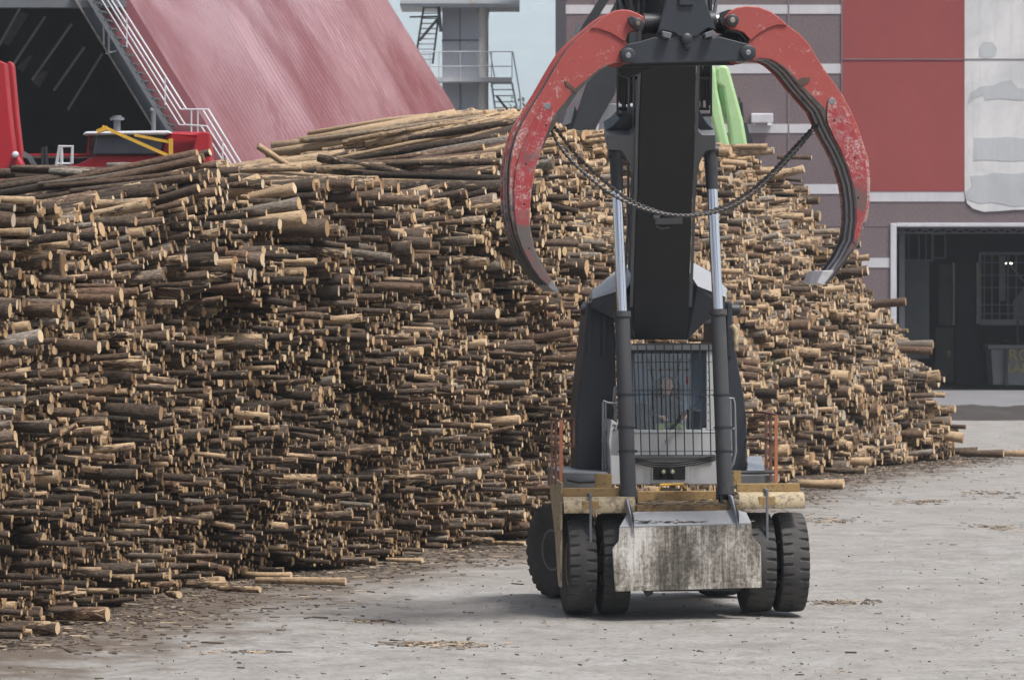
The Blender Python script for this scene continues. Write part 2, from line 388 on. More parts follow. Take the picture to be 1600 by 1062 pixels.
END = np.concatenate(END); AXI = np.concatenate(AXI); LEN = np.concatenate(LEN); RAD = np.concatenate(RAD); TON = np.concatenate(TON); KND = np.concatenate(KND)
NL = len(END); NS, NR = 9, 4
print('logs', NL)
SIDE = np.cross(AXI, np.array([0, 0, 1.0])); SIDE /= np.linalg.norm(SIDE, axis=1)[:, None]; UPV = np.cross(SIDE, AXI)
ang = 2 * np.pi * np.arange(NS) / NS
rough = 1 + rng.normal(0, .06, size=(NL, NS)); knot = rng.normal(0, .06, size=(NL, NS)); bend = rng.normal(0, .05, size=(NL, 2)); phase = rng.uniform(0, 2 * np.pi, NL)
def log_arrays(idx):
    "vertices, polygon sides, loops, material ids, uvs and tones for the logs in idx"
    n = len(idx); E, A, L, r = END[idx], AXI[idx], LEN[idx], RAD[idx]
    V = np.zeros((n, NR * NS + 2 * NS, 3)); UV = np.zeros((n, NR * NS + 2 * NS, 2))
    th = ang[None] + phase[idx][:, None]
    ca, sa = np.cos(th), np.sin(th)
    for j, t in enumerate((0.0, .12, .5, 1.0)):
        rr = (r * (1 - .22 * t))[:, None] * rough[idx] * (1 + (knot[idx] * .9 if j == 1 else knot[idx][:, ::-1] * .6 if j == 2 else knot[idx] * .3))
        b = 4 * t * (1 - t)
        c = E - A * (L * t)[:, None] + SIDE[idx] * (bend[idx, 0] * b * L * .35)[:, None] + UPV[idx] * (bend[idx, 1] * b * L * .3)[:, None]
        V[:, j * NS:(j + 1) * NS] = c[:, None] + SIDE[idx][:, None] * (ca * rr)[..., None] + UPV[idx][:, None] * (sa * rr)[..., None]
        UV[:, j * NS:(j + 1) * NS, 0] = (phase[idx] * 7 + L * t)[:, None]
        UV[:, j * NS:(j + 1) * NS, 1] = (ang[None] * r[:, None] * .9) + phase[idx][:, None] * 3
    for q, (j, s_) in enumerate(((0, 1), (3, -1))):
        src = V[:, j * NS:(j + 1) * NS]; c = src.mean(1, keepdims=True)
        V[:, (NR + q) * NS:(NR + q + 1) * NS] = c + (src - c) * .90 + (A * .004 * s_)[:, None]
        UV[:, (NR + q) * NS:(NR + q + 1) * NS] = UV[:, j * NS:(j + 1) * NS]
    k = np.arange(NS); k1 = (k + 1) % NS; F = []
    for j in range(NR - 1): F.append(np.stack([j * NS + k, j * NS + k1, (j + 1) * NS + k1, (j + 1) * NS + k], 1))
    F.append(np.stack([NR * NS + k, NR * NS + k1, k1, k], 1))
    F.append(np.stack([(NR - 1) * NS + k, (NR - 1) * NS + k1, (NR + 1) * NS + k1, (NR + 1) * NS + k], 1))
    Q = np.concatenate(F)                                   # 5*NS quads
    caps = np.concatenate([(NR * NS + k)[::-1], (NR + 1) * NS + k])
    one = np.concatenate([Q.ravel(), caps]); nv = V.shape[1]
    loops = (one[None] + (np.arange(n) * nv)[:, None]).ravel()
    sizes = np.tile(np.concatenate([np.full(len(Q), 4), [NS, NS]]), n)
    mats = np.tile(np.concatenate([np.zeros(len(Q), int), [1, 1]]), n)
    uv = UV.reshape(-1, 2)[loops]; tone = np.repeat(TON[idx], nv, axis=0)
    return V.reshape(-1, 3), sizes, loops, mats, uv, tone, len(Q) + 2

def log_mesh(name, idx, origin):
    V, sizes, loops, mats, uv, tone, _ = log_arrays(idx)
    me = bpy.data.meshes.new(name)
    me.vertices.add(len(V)); me.vertices.foreach_set('co', (V - np.array(origin)[None]).ravel())
    me.loops.add(len(loops)); me.loops.foreach_set('vertex_index', loops.astype(np.int32))
    me.polygons.add(len(sizes)); st = np.concatenate([[0], np.cumsum(sizes)[:-1]])
    me.polygons.foreach_set('loop_start', st.astype(np.int32)); 
    me.polygons.foreach_set('material_index', mats.astype(np.int32))
    sm = (mats == 0); me.polygons.foreach_set('use_smooth', sm)
    me.materials.append(M_BARK); me.materials.append(M_CUT)
    u = me.uv_layers.new(name='UVMap'); u.data.foreach_set('uv', uv.astype(np.float32).ravel())
    ca = me.color_attributes.new(name='tone', type='FLOAT_COLOR', domain='POINT')
    ca.data.foreach_set('color', np.concatenate([tone, np.ones((len(tone), 1))], 1).astype(np.float32).ravel())
    me.update(calc_edges=True); me.validate()
    return me

# which logs show largest: one ray through every third pixel
allm = log_mesh('probe', np.arange(NL), (0, 0, 0))
po = bpy.data.objects.new('probe', allm); COL.objects.link(po)
bpy.context.view_layer.update()
per = log_arrays(np.arange(1))[6]; hits = np.zeros(NL, int)
for py in range(160, 1010, 6):
    for px in range(3, 1600, 6):
        if 868 < px < 1250 and 480 < py < 960: continue
        dv = Vector(((px - CX) / FPX, 1.0, (HY - py) / FPX)).normalized()
        ok, _, _, fi = po.ray_cast(Vector((0, 0, CAM_H)), dv)
        if ok: hits[fi // per] += 1
bpy.data.objects.remove(po); bpy.data.meshes.remove(allm)
order = np.argsort(-hits, kind='stable')
pick = [int(i) for i in order if KND[i] < 3][:225]
hand = [i for i in range(NL) if KND[i] >= 3]
pick = hand + pick
rest = np.setdiff1d(np.arange(NL), np.array(pick))
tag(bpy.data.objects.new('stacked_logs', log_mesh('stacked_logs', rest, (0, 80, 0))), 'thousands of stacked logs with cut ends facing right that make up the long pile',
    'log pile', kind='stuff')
o = bpy.data.objects['stacked_logs']; o.location = (0, 80, 0); COL.objects.link(o)

ROWN = ['at the foot of', 'low in', 'midway up', 'high in', 'at the crest of']
def describe(i):
    e = END[i]; px = CX + FPX * e[0] / e[1]; py = HY - FPX * (e[2] - CAM_H) / e[1]
    t, pe = TON[i, 0], TON[i, 1]
    tone = 'peeled pale' if pe > .62 else 'half peeled' if pe > .42 else 'dark brown' if t < .28 else 'brown' if t < .5 else 'reddish brown' if t < .66 else 'grey'
    dia = RAD[i] * 2 * FPX / e[1]
    size = 'thin' if dia < 13 else 'medium' if dia < 20 else 'thick' if dia < 30 else 'very thick'
    stack = ('the nearest stack' if e[1] < 68.6 else 'the second stack' if e[1] < 73.7 else 'the third stack' if e[1] < 81 else 'the tall far pile')
    if (size + tone).count(' ') > 2: size = size.split()[0]
    if KND[i] == 4: return size + ' ' + tone + ' log on the ground beside ' + stack
    pz = math.degrees(math.asin(AXI[i][2])); size = ('tilted ' if pz > 4 else 'drooping ' if pz < -3.5 else '') + size
    row = ROWN[int(min(4, max(0, e[2] / float(top_z(e[1])) * 5)))]
    if e[1] < 81: zone = 'by the left edge' if px < 110 else 'left of the grapple' if px > 560 else 'under the red roof' if px > 330 else 'under the dark shed'
    else: zone = 'left of the grapple' if px < 800 else 'beside the cab' if px < 985 else 'right of the boom' if px < 1260 else 'by the factory door'
    s_ = '%s %s log %s %s, %s' % (size, tone, row, stack, zone)
    return s_ if len(s_.split()) <= 16 else s_.replace('very ', '').replace('tilted ', '').replace('drooping ', '')
names = {}
for i in pick: names.setdefault(describe(i), []).append(i)
LAB = {}
for txt, ids in names.items():                       # look-alikes: told apart by their order from the left
    ids.sort(key=lambda i: END[i][0] / END[i][1])
    for k, i in enumerate(ids):
        w = '' if len(ids) == 1 else 'leftmost ' if k == 0 else 'rightmost ' if k == len(ids) - 1 else 'middle ' if len(ids) == 3 else ('second ', 'third ', 'fourth ', 'fifth ', 'sixth ')[min(k - 1, 4)]
        s_ = w + txt
        if len(s_.split()) > 16: s_ = s_.replace('under the dark shed', 'below dark shed').replace('left of the grapple', 'left of grapple').replace('by the left edge', 'by left edge').replace('under the red roof', 'below red roof')
        LAB[i] = ' '.join(s_.split()[:16])
for i in pick:
    e = END[i]; mid = e - AXI[i] * LEN[i] * .5
    o = bpy.data.objects.new('log', log_mesh('log', np.array([i]), mid)); COL.objects.link(o); o.location = mid
    tag(o, LAB[i], 'log', 'logs in and around the stacked pile')
# ------------------------------------------------------------------ ground
def ground_mat():
    t = NT('yard_surface'); v = t.coord()
    n1 = t.noise(v, .12, 6, .6); n2 = t.noise(v, 1.3, 8, .7); n3 = t.noise(v, 16, 4, .6)
    st = t.noise(v, .45, 9, .72, .3); m5 = t.noise(v, 8, 7, .8)
    c = t.ramp(n2, [(.30, (.175, .167, .156)), (.5, (.250, .241, .229)), (.72, (.322, .313, .300))])
    c = t.mix(t.ramp(st, [(.43, 0.0), (.55, 1.0)]), t.mix(1.0, c, (.87, .855, .83), 'MULTIPLY'), c)
    c = t.mix(t.ramp(m5, [(.53, 0.0), (.62, .8)]), c, (.12, .105, .09)); c = t.mix(t.ramp(m5, [(.34, .6), (.44, 0.0)]), c, (.42, .41, .39))
    c = t.mix(t.ramp(n1, [(.35, .45), (.65, 0.0)]), c, (.21, .195, .175))
    c = t.mix(t.ramp(n3, [(.60, 0.0), (.70, .5)]), c, (.11, .09, .07))
    # soil and bark trodden along the foot of the pile: 'foot_gap' holds the metres from the foot line
    tc = t.n('ShaderNodeTexCoord'); sx = t.n('ShaderNodeSeparateXYZ'); t.l(tc.outputs['Object'], sx.inputs[0])
    ea = t.n('ShaderNodeAttribute'); ea.attribute_name = 'foot_gap'; dist = ea.outputs['Fac']
    nn = t.noise(v, .9, 6, .7)
    soil = t.math('SUBTRACT', 1.0, t.math('DIVIDE', t.math('ADD', t.math('SUBTRACT', dist, 1.7), t.math('MULTIPLY', t.math('SUBTRACT', nn, .5), -9.0)), 2.4), True)
    c = t.mix(t.math('MULTIPLY', soil, .9), c, t.mix(n3, (.05, .036, .025), (.12, .09, .065)))
    far = t.math('MULTIPLY', t.ramp(t.math('DIVIDE', sx.outputs[1], 400.0, True), [(.37, 0.0), (.39, 1.0)]), 1.0)
    wet = t.ramp(st, [(.38, .55), (.5, .95)])
    return t.out(c, wet, 0, t.math('ADD', n2, t.math('MULTIPLY', n3, .4)), .5, .05, spec=.3)
xs = [-9000, -400, -80] + [-30 + .7 * k for k in range(100)] + [60, 400, 9000]; ys = [-300, 0, 30] + [44 + .8 * k for k in range(140)] + [200, 400, 12000]
def gh(x, y): return 0.0 if not (-12 < x < 39 and 46 < y < 150) else .018 * (math.sin(x * .9 + y * .3) + math.sin(y * .75 - x * .5) + math.sin(x * 2.1 + 1) * math.sin(y * .33)) - .03
g = MB(); nx = len(xs); g.add([(x, y, gh(x, y)) for y in ys for x in xs], [(j * nx + i, j * nx + i + 1, (j + 1) * nx + i + 1, (j + 1) * nx + i) for j in range(len(ys) - 1) for i in range(nx - 1)])
go = tag(emit('ground', g, ground_mat(), loc=(0, 0, 0), smooth=180), kind='structure')
at_ = go.data.attributes.new('foot_gap', 'FLOAT', 'POINT'); at_.data.foreach_set('value', [float(x - foot_x(y)) if y < 123 else 30.0 for y in ys for x in xs])

M_SLAB = plain('apron_concrete', (.17, .17, .175), (.12, .12, .125), .4, .95, bump=.2)
g = MB(); fw = Frame((0, 0, 0)); g.box(fw, 8, 60, 168, 196.8, -.3, .10)
tag(emit('concrete_apron', g, M_SLAB, loc=(20, 168, 0), smooth=0, bevel=.03), kind='structure')
# dark soil bank in front of the apron
random.seed(4)
M_SOIL = plain('soil', (.040, .033, .029), (.025, .020, .017), 1.5, 1.0, bump=.5)
g = MB(); nx, ny = 120, 10; vs = []
for j in range(ny):
    for i in range(nx):
        x = 6 + i * .45; y = 152 + j * 1.75
        h = .30 * math.sin(math.pi * j / (ny - 1)) ** .6 * (1 + .5 * math.sin(i * .7) * math.sin(i * .23 + j)) + random.uniform(-.06, .06)
        vs.append((x, y + random.uniform(-.4, .4), max(-.05, h) if 0 < j < ny - 1 else -.06))
g.add(vs, [(j * nx + i, j * nx + i + 1, (j + 1) * nx + i + 1, (j + 1) * nx + i) for j in range(ny - 1) for i in range(nx - 1)])
tag(emit('soil_bank', g, M_SOIL, loc=(20, 160, 0), smooth=60), kind='structure')

# bark, splinters and chips strewn on the yard
rg = np.random.default_rng(5)
def chips(name, label, n, where, size, mat):
    g = MB()
    for _ in range(n):
        x, y = where(); L = min(.5, float(rg.lognormal(math.log(size), .55))); w = L * rg.uniform(.06, .25); a = rg.normal(0, .8); h = rg.uniform(.002, .010)
        c, s_ = math.cos(a), math.sin(a); z1 = h * rg.uniform(.3, 2.2); z2 = h * rg.uniform(.3, 1.6)
        p = [(-L / 2, -w / 2 * rg.uniform(.3, 1), z1), (L / 2, -w / 2 * rg.uniform(.2, 1), z2), (L / 2 * rg.uniform(.8, 1), w / 2, z2 + h), (-L / 2, w / 2, z1 + h)]
        top = [(x + u * c - v_ * s_, y + u * s_ + v_ * c, z + .004 + gh(x, y)) for u, v_, z in p]
        bot = [(q[0], q[1], q[2] - .012) for q in top]
        g.add(top + bot, [(0, 1, 2, 3), (0, 4, 5, 1), (1, 5, 6, 2), (2, 6, 7, 3), (3, 7, 4, 0)], int(rg.integers(0, len(mat))))
    return tag(emit(name, g, mat, loc=(0, 60, 0), smooth=0), label, 'debris', kind='stuff')
MC = [plain('bark_chip', (.07, .045, .03), (.04, .03, .022), 5, .9), plain('grey_chip', (.20, .17, .14), (.12, .10, .085), 5, .9), plain('wood_splinter', (.36, .28, .19), (.27, .20, .125), 5, .8)]
def near_foot():
    y = rg.uniform(54, 121); return float(foot_x(y)) + abs(rg.normal(0, 1.5)) - .25, y
def yard():
    y = 49 + 90 * rg.random() ** 1.5; return rg.uniform(-.14, .14) * y * 1.0, y
chips('bark_debris', 'dark bark and splinters strewn along the foot of the log pile', 7000, near_foot, .085, MC[:1] * 5 + MC[1:2] + MC[2:])
chips('yard_debris', 'scattered bark chips and splinters across the open grey yard', 1900, yard, .038, MC[:1] * 2 + MC[1:2] * 4 + MC[2:])
def cluster(px, py, sx, sy):
    d = CAM_H * FPX / (py - HY); x = (px - CX) / FPX * d
    return lambda: (x + rg.normal(0, sx), d + rg.normal(0, sy))
for (px, py, sx, sy, n) in ((690, 1003, .42, .30, 260), (380, 1014, .25, .15, 40), (1310, 937, .35, .2, 120), (1440, 782, .4, .5, 120), (1290, 812, .5, .6, 130), (1560, 822, .3, .5, 90), (570, 970, .2, .2, 50), (1570, 770, .6, .8, 90)):
    chips('chip_patch', 'pale patch of wood chips pressed into the grey yard' , n, cluster(px, py, sx, sy), .09, MC[1:2] * 2 + MC[2:] + MC[:1])

# ------------------------------------------------------------------ factory building
BD = 197.0; SB = FPX / BD
def bx_(px): return (px - CX) / SB
def bz_(py): return CAM_H - (py - HY) / SB
def agg_mat():
    t = NT('aggregate_panel'); v = t.coord()
    a = t.noise(v, 14, 4, .8); b = t.noise(v, .5, 5, .6); st = t.noise(t.coord(scale=(1, 1, .12)), 1.6, 5, .6)
    c = t.ramp(a, [(.3, (.095, .073, .078)), (.5, (.175, .140, .146)), (.72, (.32, .28, .28))])
    c = t.mix(t.math('MULTIPLY', b, .5), c, (.15, .115, .12)); c = t.mix(t.ramp(st, [(.5, 0.0), (.8, .35)]), c, (.2, .17, .17))
    return t.out(c, .85, 0, a, .4, .02, spec=.2)
def concrete_mat(name, c1, c2, c3):
    t = NT(name); v = t.coord()
    a = t.noise(v, .35, 6, .6, .5); b = t.noise(v, 3, 6, .7); st = t.noise(t.coord(scale=(1.2, 1, .08)), 2.5, 5, .7)
    c = t.mix(t.ramp(a, [(.4, 0.0), (.6, 1.0)]), c1, c2); c = t.mix(t.ramp(st, [(.52, 0.0), (.75, .6)]), c, c3); c = t.mix(t.math('MULTIPLY', b, .3), c, c3)
    return t.out(c, .85, 0, b, .2, .02, spec=.2)
M_AGG = agg_mat()
M_BAND = concrete_mat('white_band', (.62, .62, .63), (.54, .55, .57), (.42, .43, .45))
M_WPAN = concrete_mat('worn_white_concrete', (.74, .74, .73), (.58, .595, .60), (.44, .46, .46))
M_PATCH = concrete_mat('grey_render', (.53, .555, .565), (.45, .475, .485), (.38, .40, .41))
M_REDP = plain('red_panel', (.30, .060, .058), (.255, .048, .048), .25, .75, stretch=(1, 1, .5), bump=.1)
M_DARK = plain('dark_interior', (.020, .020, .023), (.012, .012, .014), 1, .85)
M_GREYS = plain('grey_steel', (.16, .17, .185), (.11, .12, .13), 1.5, .55)
M_WHT = plain('white_steel', (.62, .63, .66), (.45, .46, .49), 1.2, .5, stretch=(1, 1, .3))
M_JOINT = plain('joint', (.22, .20, .21), (.15, .14, .15), 2, .9)
fb = Frame((bx_(1250), BD, 0))
B = thing('factory_building', 'large maroon concrete factory with white bands and a tall open doorway', 'building', (bx_(1250), BD, 0))
XL, XR, ZT = bx_(885), bx_(2600), 30.0
DX0, DX1, DZ = bx_(1401), bx_(1760), bz_(356)
g = MB()
def wb(x0, x1, z0, z1, y0, y1, mi=0): g.box8([(x0, y0, z0), (x1, y0, z0), (x1, y1, z0), (x0, y1, z0), (x0, y0, z1), (x1, y0, z1), (x1, y1, z1), (x0, y1, z1)], mi)
wb(XL, DX0, -.2, ZT, BD, BD + .5); wb(DX0, XR, DZ, ZT, BD, BD + .5); wb(DX1, XR, -.2, DZ, BD, BD + .5)
wb(XL, XL + .5, -.2, ZT, BD + .5, BD + 50); wb(XR - .5, XR, -.2, ZT, BD + .5, BD + 50); wb(XL + .5, XR - .5, -.2, ZT, BD + 49.5, BD + 50)
emit('wall', g, M_AGG, B, smooth=0)
g = MB(); wb(XL - .3, XR + .3, ZT, ZT + .5, BD - .3, BD + 50.3); emit('roof', g, M_GREYS, B, smooth=0)
bands = [(8, 22), (100, 115), (194, 208), (288, 303), (403, 418), (-87, -73)]
for (a, b) in bands:
    g = MB(); wb(XL - .03, bx_(1316) if a < 300 else bx_(1390), bz_(b), bz_(a), BD - .03, BD, 0)
    if a == 288: pass
    emit('band', g, M_BAND, B, smooth=0)
g = MB(); wb(bx_(1316) + .02, bx_(1507), bz_(315), bz_(299.5), BD - .03, BD); emit('band', g, M_BAND, B, smooth=0)
g = MB(); wb(bx_(1316), bx_(1507), bz_(299), ZT - .5, BD - .05, BD); emit('red_panel', g, M_REDP, B, smooth=0)
# worn white concrete panel with an irregular lower edge
pts = [(1507, -300), (1507, 300), (1511, 318), (1520, 326), (1537, 331), (1560, 330), (1585, 328), (1620, 327), (2590, 327), (2590, -300)]
g = MB(); g.prism([(bx_(x), BD - .06, bz_(y)) for x, y in pts], (0, .06, 0)); wp = emit('white_panel', g, M_WPAN, B, smooth=0)
for pl in ([(1511, 165), (1516, 145), (1533, 135), (1552, 134), (1566, 127), (1580, 126), (1590, 138), (1620, 140), (1620, 156), (1590, 157), (1560, 154), (1540, 157), (1536, 148), (1520, 155)],
           [(1522, 215), (1540, 216), (1575, 214), (1620, 219), (1620, 250), (1575, 252), (1540, 250), (1521, 251)],
           [(1516, 275), (1540, 274), (1552, 270), (1585, 272), (1620, 268), (1620, 319), (1585, 323), (1550, 316), (1530, 318), (1512, 312), (1509, 300), (1519, 290)],
           [(1530, 75), (1536, 66), (1550, 66), (1558, 76), (1555, 88), (1540, 92), (1530, 88)]):
    g = MB(); g.prism([(bx_(x), BD - .075, bz_(y)) for x, y in pl], (0, .015, 0)); emit('render_patch', g, M_PATCH, B, smooth=0)
# panel joints
g = MB()
for px in (1232, 1028, 930): wb(bx_(px) - .04, bx_(px) + .04, -.1, ZT - .2, BD - .045, BD - .031)
wb(bx_(1316) - .06, bx_(1316) - .005, bz_(299), ZT - .2, BD - .06, BD - .031)
for py in (93, ): wb(bx_(1316) + .02, bx_(1760), bz_(py) - .025, bz_(py) + .025, BD - .085, BD - .061)
wb(XL, bx_(1390), bz_(353) - .02, bz_(353) + .02, BD - .02, BD - .001)
emit('panel_joint', g, M_JOINT, B, smooth=0)
# door frame with a lattice header
g = MB(); wb(bx_(1391), bx_(1400.5), 0, bz_(349), BD - .12, BD + .3); wb(bx_(1400.5), DX1 + .3, bz_(354.5), bz_(348.5), BD - .12, BD + .3)
wb(DX1, DX1 + .3, 0, bz_(354.5), BD - .12, BD + .3)
emit('door_frame', g, M_WHT, B, smooth=0, bevel=.03)
g = MB(); y = BD + 1.0
wb(DX0, DX1, bz_(364.5), bz_(362.5), y, y + .12); wb(DX0, DX1, bz_(357.5), bz_(356), y, y + .12)
x = 1412
while x < 1700:
    for s_ in (-1, 1): g.bar((bx_(x), y + .06, bz_(357)), (bx_(x + 9 * s_), y + .06, bz_(363)), .06)
    x += 18.5
emit('lattice_header', g, M_GREYS, B, smooth=0)
# interior: back wall, pale wall panels, hanging frames, mezzanine
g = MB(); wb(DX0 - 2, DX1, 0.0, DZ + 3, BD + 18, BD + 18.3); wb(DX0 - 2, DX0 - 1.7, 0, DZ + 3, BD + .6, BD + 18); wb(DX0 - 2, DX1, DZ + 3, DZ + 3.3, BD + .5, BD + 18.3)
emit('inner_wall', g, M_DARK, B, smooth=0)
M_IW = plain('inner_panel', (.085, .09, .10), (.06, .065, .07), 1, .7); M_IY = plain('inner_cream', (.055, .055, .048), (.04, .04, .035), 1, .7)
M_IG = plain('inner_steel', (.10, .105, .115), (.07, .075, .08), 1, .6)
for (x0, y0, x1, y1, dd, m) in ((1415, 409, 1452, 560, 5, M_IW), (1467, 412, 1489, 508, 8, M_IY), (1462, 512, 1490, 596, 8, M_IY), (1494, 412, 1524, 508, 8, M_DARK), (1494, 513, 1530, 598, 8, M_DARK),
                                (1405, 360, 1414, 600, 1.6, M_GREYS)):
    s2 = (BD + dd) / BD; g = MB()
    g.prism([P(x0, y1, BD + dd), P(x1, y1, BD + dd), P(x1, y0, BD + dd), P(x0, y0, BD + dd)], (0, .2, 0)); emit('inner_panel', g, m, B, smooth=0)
g = MB()
for x0, x1, y0, y1, dd in ((1489, 1492, 410, 508, 7.6), (1526, 1529, 410, 506, 7.6)): g.prism([P(x0, y1, BD + dd), P(x1, y1, BD + dd), P(x1, y0, BD + dd), P(x0, y0, BD + dd)], (0, .2, 0))
emit('inner_trim', g, plain('cream_trim', (.30, .28, .20), (.2, .19, .14), 1, .6), B, smooth=0)
for (x0, y0, x1, y1, dd, w) in ((1412, 364, 1457, 407, 4, 3.2), (1457, 366, 1477, 403, 4.5, 2), (1531, 396, 1660, 506, 5, 4)):
    g = MB(); d = BD + dd; q = w * d / FPX
    for a, b in (((x0, y1), (x1, y1)), ((x1, y0), (x1, y1)), ((x0, y0), (x0, y1)), ((x0, y0), (x1, y0))):
        g.bar(P(*a, d), P(*b, d), q)
    if x0 == 1531:
        for xx in (1538, 1550, 1562, 1575, 1588): g.bar(P(xx, y0, d), P(xx, y1, d), q * .35)
        for yy in (410, 430, 449, 476, 490): g.bar(P(x0, yy, d), P(x1, yy, d), q * .35)
        g.bar(P(1534, 502, d), P(1660, 502, d), q * 1.6)
    else:
        for xx in (1420, 1436, 1447): g.bar(P(xx, 366, d - .3), P(xx, 412, d - .3), q * .5)
    emit('hanging_frame', g, M_IG, B, smooth=0)
g = MB(); d = BD + 5.4
g.prism([P(1584, 500, d), P(1584, 470, d), P(1602, 446, d), P(1640, 446, d), P(1640, 500, d)], (0, .3, 0)); g.bar(P(1575, 410, d), P(1600, 440, d), .08); g.bar(P(1566, 400, d), P(1566, 470, d), .3)
emit('machine_hood', g, M_IW, B, smooth=0)
tl = NT('lamp_glow'); tl.b.inputs['Emission Color'].default_value = (1, .86, .62, 1); tl.b.inputs['Emission Strength'].default_value = 6; tl.b.inputs['Base Color'].default_value = (.8, .7, .5, 1)
for k, x in enumerate((1569.5, 1578.5)):
    d = BD + 5.5; c = P(x, 411, d); g = MB(); g.lathe(c, Vector((0, 0, 1)), Vector((1, 0, 0)), Vector((0, 1, 0)), [(-.05, .04), (-.04, .10), (.02, .11), (.04, .05)], 12)
    hl = MB(); hl.lathe(c, Vector((0, 0, 1)), Vector((1, 0, 0)), Vector((0, 1, 0)), [(.042, .13), (.10, .12), (.16, .05), (.5, .02)], 12)
    tnm = thing('ceiling_lamp', ('lit lamp hanging inside the factory doorway, ' + ('the one nearer the wall panels' if k == 0 else 'the one nearer the yellow lettered skip')), 'lamp', c, 0, 'lit lamps in the doorway')
    emit('bulb', g, tl.m, tnm); emit('lamp_shade', hl, M_DARK, tnm)
# skip with hand-painted letters
sk = thing('waste_skip', 'grey steel skip with yellow painted letters standing in the factory doorway', 'skip', P(1580, 600, BD + 2.6) * 1 + Vector((0, 0, 0)))
d = BD + 2.6
g = MB(); g.prism([P(1552, 601, d), P(1640, 603, d), P(1644, 545, d), P(1548, 545, d)], (0, 2.4, 0)); emit('body', g, plain('skip_grey', (.075, .085, .095), (.05, .058, .066), 1.5, .6), sk, smooth=0, bevel=.04)
g = MB(); g.prism([P(1544, 545, d - .08), P(1648, 545, d - .08), P(1648, 539, d - .08), P(1544, 539, d - .08)], (0, 2.56, 0)); emit('rim', g, M_IW, sk, smooth=0)
g = MB(); g.bar(P(1572, 603, d - .1), P(1572, 546, d - .1), .16); g.bar(P(1570, 530, d + .5), P(1584, 541, d + .5), .1); g.bar(P(1590, 500, d + .5), P(1590, 541, d + .5), .1); emit('post', g, M_DARK, sk, smooth=0)
def text_obj(name, body, mat, parent, at, size, xdir=(1, 0, 0), up=(0, 0, 1), extrude=.004, shear=0):
    cu = bpy.data.curves.new(name, 'FONT'); cu.body = body; cu.size = size; cu.extrude = extrude; cu.shear = shear
    tmp = bpy.data.objects.new('tmp', cu); me = bpy.data.meshes.new_from_object(tmp); bpy.data.objects.remove(tmp)
    x = Vector(xdir).normalized(); u = Vector(up).normalized(); n = x.cross(u)
    inv = parent.matrix_basis.inverted()
    for v in me.vertices: v.co = inv @ (Vector(at) + x * v.co.x + u * v.co.y + n * v.co.z)
    me.name = name; me.materials.append(mat); o = bpy.data.objects.new(name, me); COL.objects.link(o); o.parent = parent; return o
M_YEL = plain('yellow_paint', (.24, .20, .04), (.13, .11, .03), 6, .7)
text_obj('lettering', 'RÖ', M_YEL, sk, P(1575.5, 563, d - .03), .85)
text_obj('lettering', 'LÅD', M_YEL, sk, P(1574, 581, d - .03), .62)
# white box fitted to the wall
g = MB(); fr = Frame((0, BD - .6, 0)); wb(bx_(1172.5), bx_(1207), bz_(193.5), bz_(178), BD - .6, BD - .03); wb(bx_(1175), bx_(1180), bz_(197), bz_(193.5), BD - .5, BD - .2)
wb(bx_(1197), bx_(1205), bz_(199), bz_(193.7), BD - .7, BD - .3)
tag(emit('wall_unit', g, M_WHT, smooth=0, bevel=.12), 'white rounded box fitted on the factory wall beside the green excavator boom', 'wall unit')

# ------------------------------------------------------------------ red A-frame shed
SL = .61
def ridge(d): return None
SH = thing('storage_shed', 'steep red corrugated storage shed with a dark open gable end', 'shed', (-20, 150, 0))
G0, G1 = Vector((-4.9, 150, 0)), Vector((5.8, 190, 0))
ZA = 40.0
def roof_pt(s, z): 
    b = G0.lerp(G1, s); return Vector((b.x - SL * z, b.y, z))
def roof_mat():
    t = NT('red_corrugated'); v = t.coord()
    a = t.noise(v, .11, 3, .5, .8); b = t.noise(v, 2.0, 5, .6)
    c = t.mix(t.ramp(a, [(.40, 0.0), (.64, 1.0)]), (.16, .038, .044), (.33, .185, .20)); c = t.mix(t.math('MULTIPLY', b, .25), c, (.35, .2, .2))  # pale blotches put the sky sheen on the sheets into the colour
    rr = t.ramp(a, [(.35, .45), (.6, .22)])
    bn = t.n('ShaderNodeBump'); bn.inputs['Strength'].default_value = .7; bn.inputs['Distance'].default_value = .6; t.l(t.noise(v, .16, 3, .55, 1.0), bn.inputs['Height']); t.l(bn.outputs[0], t.b.inputs['Normal'])
    return t.out(c, rr, 0.0, spec=.9)
M_ROOF = roof_mat()
nrib = 72; g = MB(); vs = []; rows = 14
nrm = Vector((1, -.2675, SL)).normalized()
for i in range(nrib * 4 + 1):
    s = i / (nrib * 4); ph = i % 4; h = (0, .045, .045, 0)[ph]
    for j in range(rows + 1):
        z = -.1 + (ZA + .1) * j / rows
        dent = .10 * math.sin(s * 9 + z * .21) * math.sin(s * 23 - z * .35)
        vs.append(roof_pt(s, z) + nrm * (h + dent))
g.add(vs, [(i * (rows + 1) + j, (i + 1) * (rows + 1) + j, (i + 1) * (rows + 1) + j + 1, i * (rows + 1) + j + 1) for i in range(nrib * 4) for j in range(rows)])
emit('roof', g, M_ROOF, SH, smooth=25)
APX = SL * ZA
g = MB()   # the far slope, with thickness, seen from inside
a0, a1 = roof_pt(0, ZA), roof_pt(1, ZA)
l0, l1 = Vector((G0.x - 2 * APX, 150, -.1)), Vector((G1.x - 2 * APX, 190, -.1))
g.prism([a0, a1, l1, l0], (-.4, 0, .1)); emit('left_roof', g, M_ROOF, SH, smooth=0)
g = MB(); q = Vector((-.35, 0, -.3)); g.prism([roof_pt(0.004, -.1) + q, roof_pt(1, -.1) + q, roof_pt(1, ZA - 1) + q, roof_pt(0.004, ZA - 1) + q], (-.15, 0, -.05)); emit('lining', g, M_DARK, SH, smooth=0)
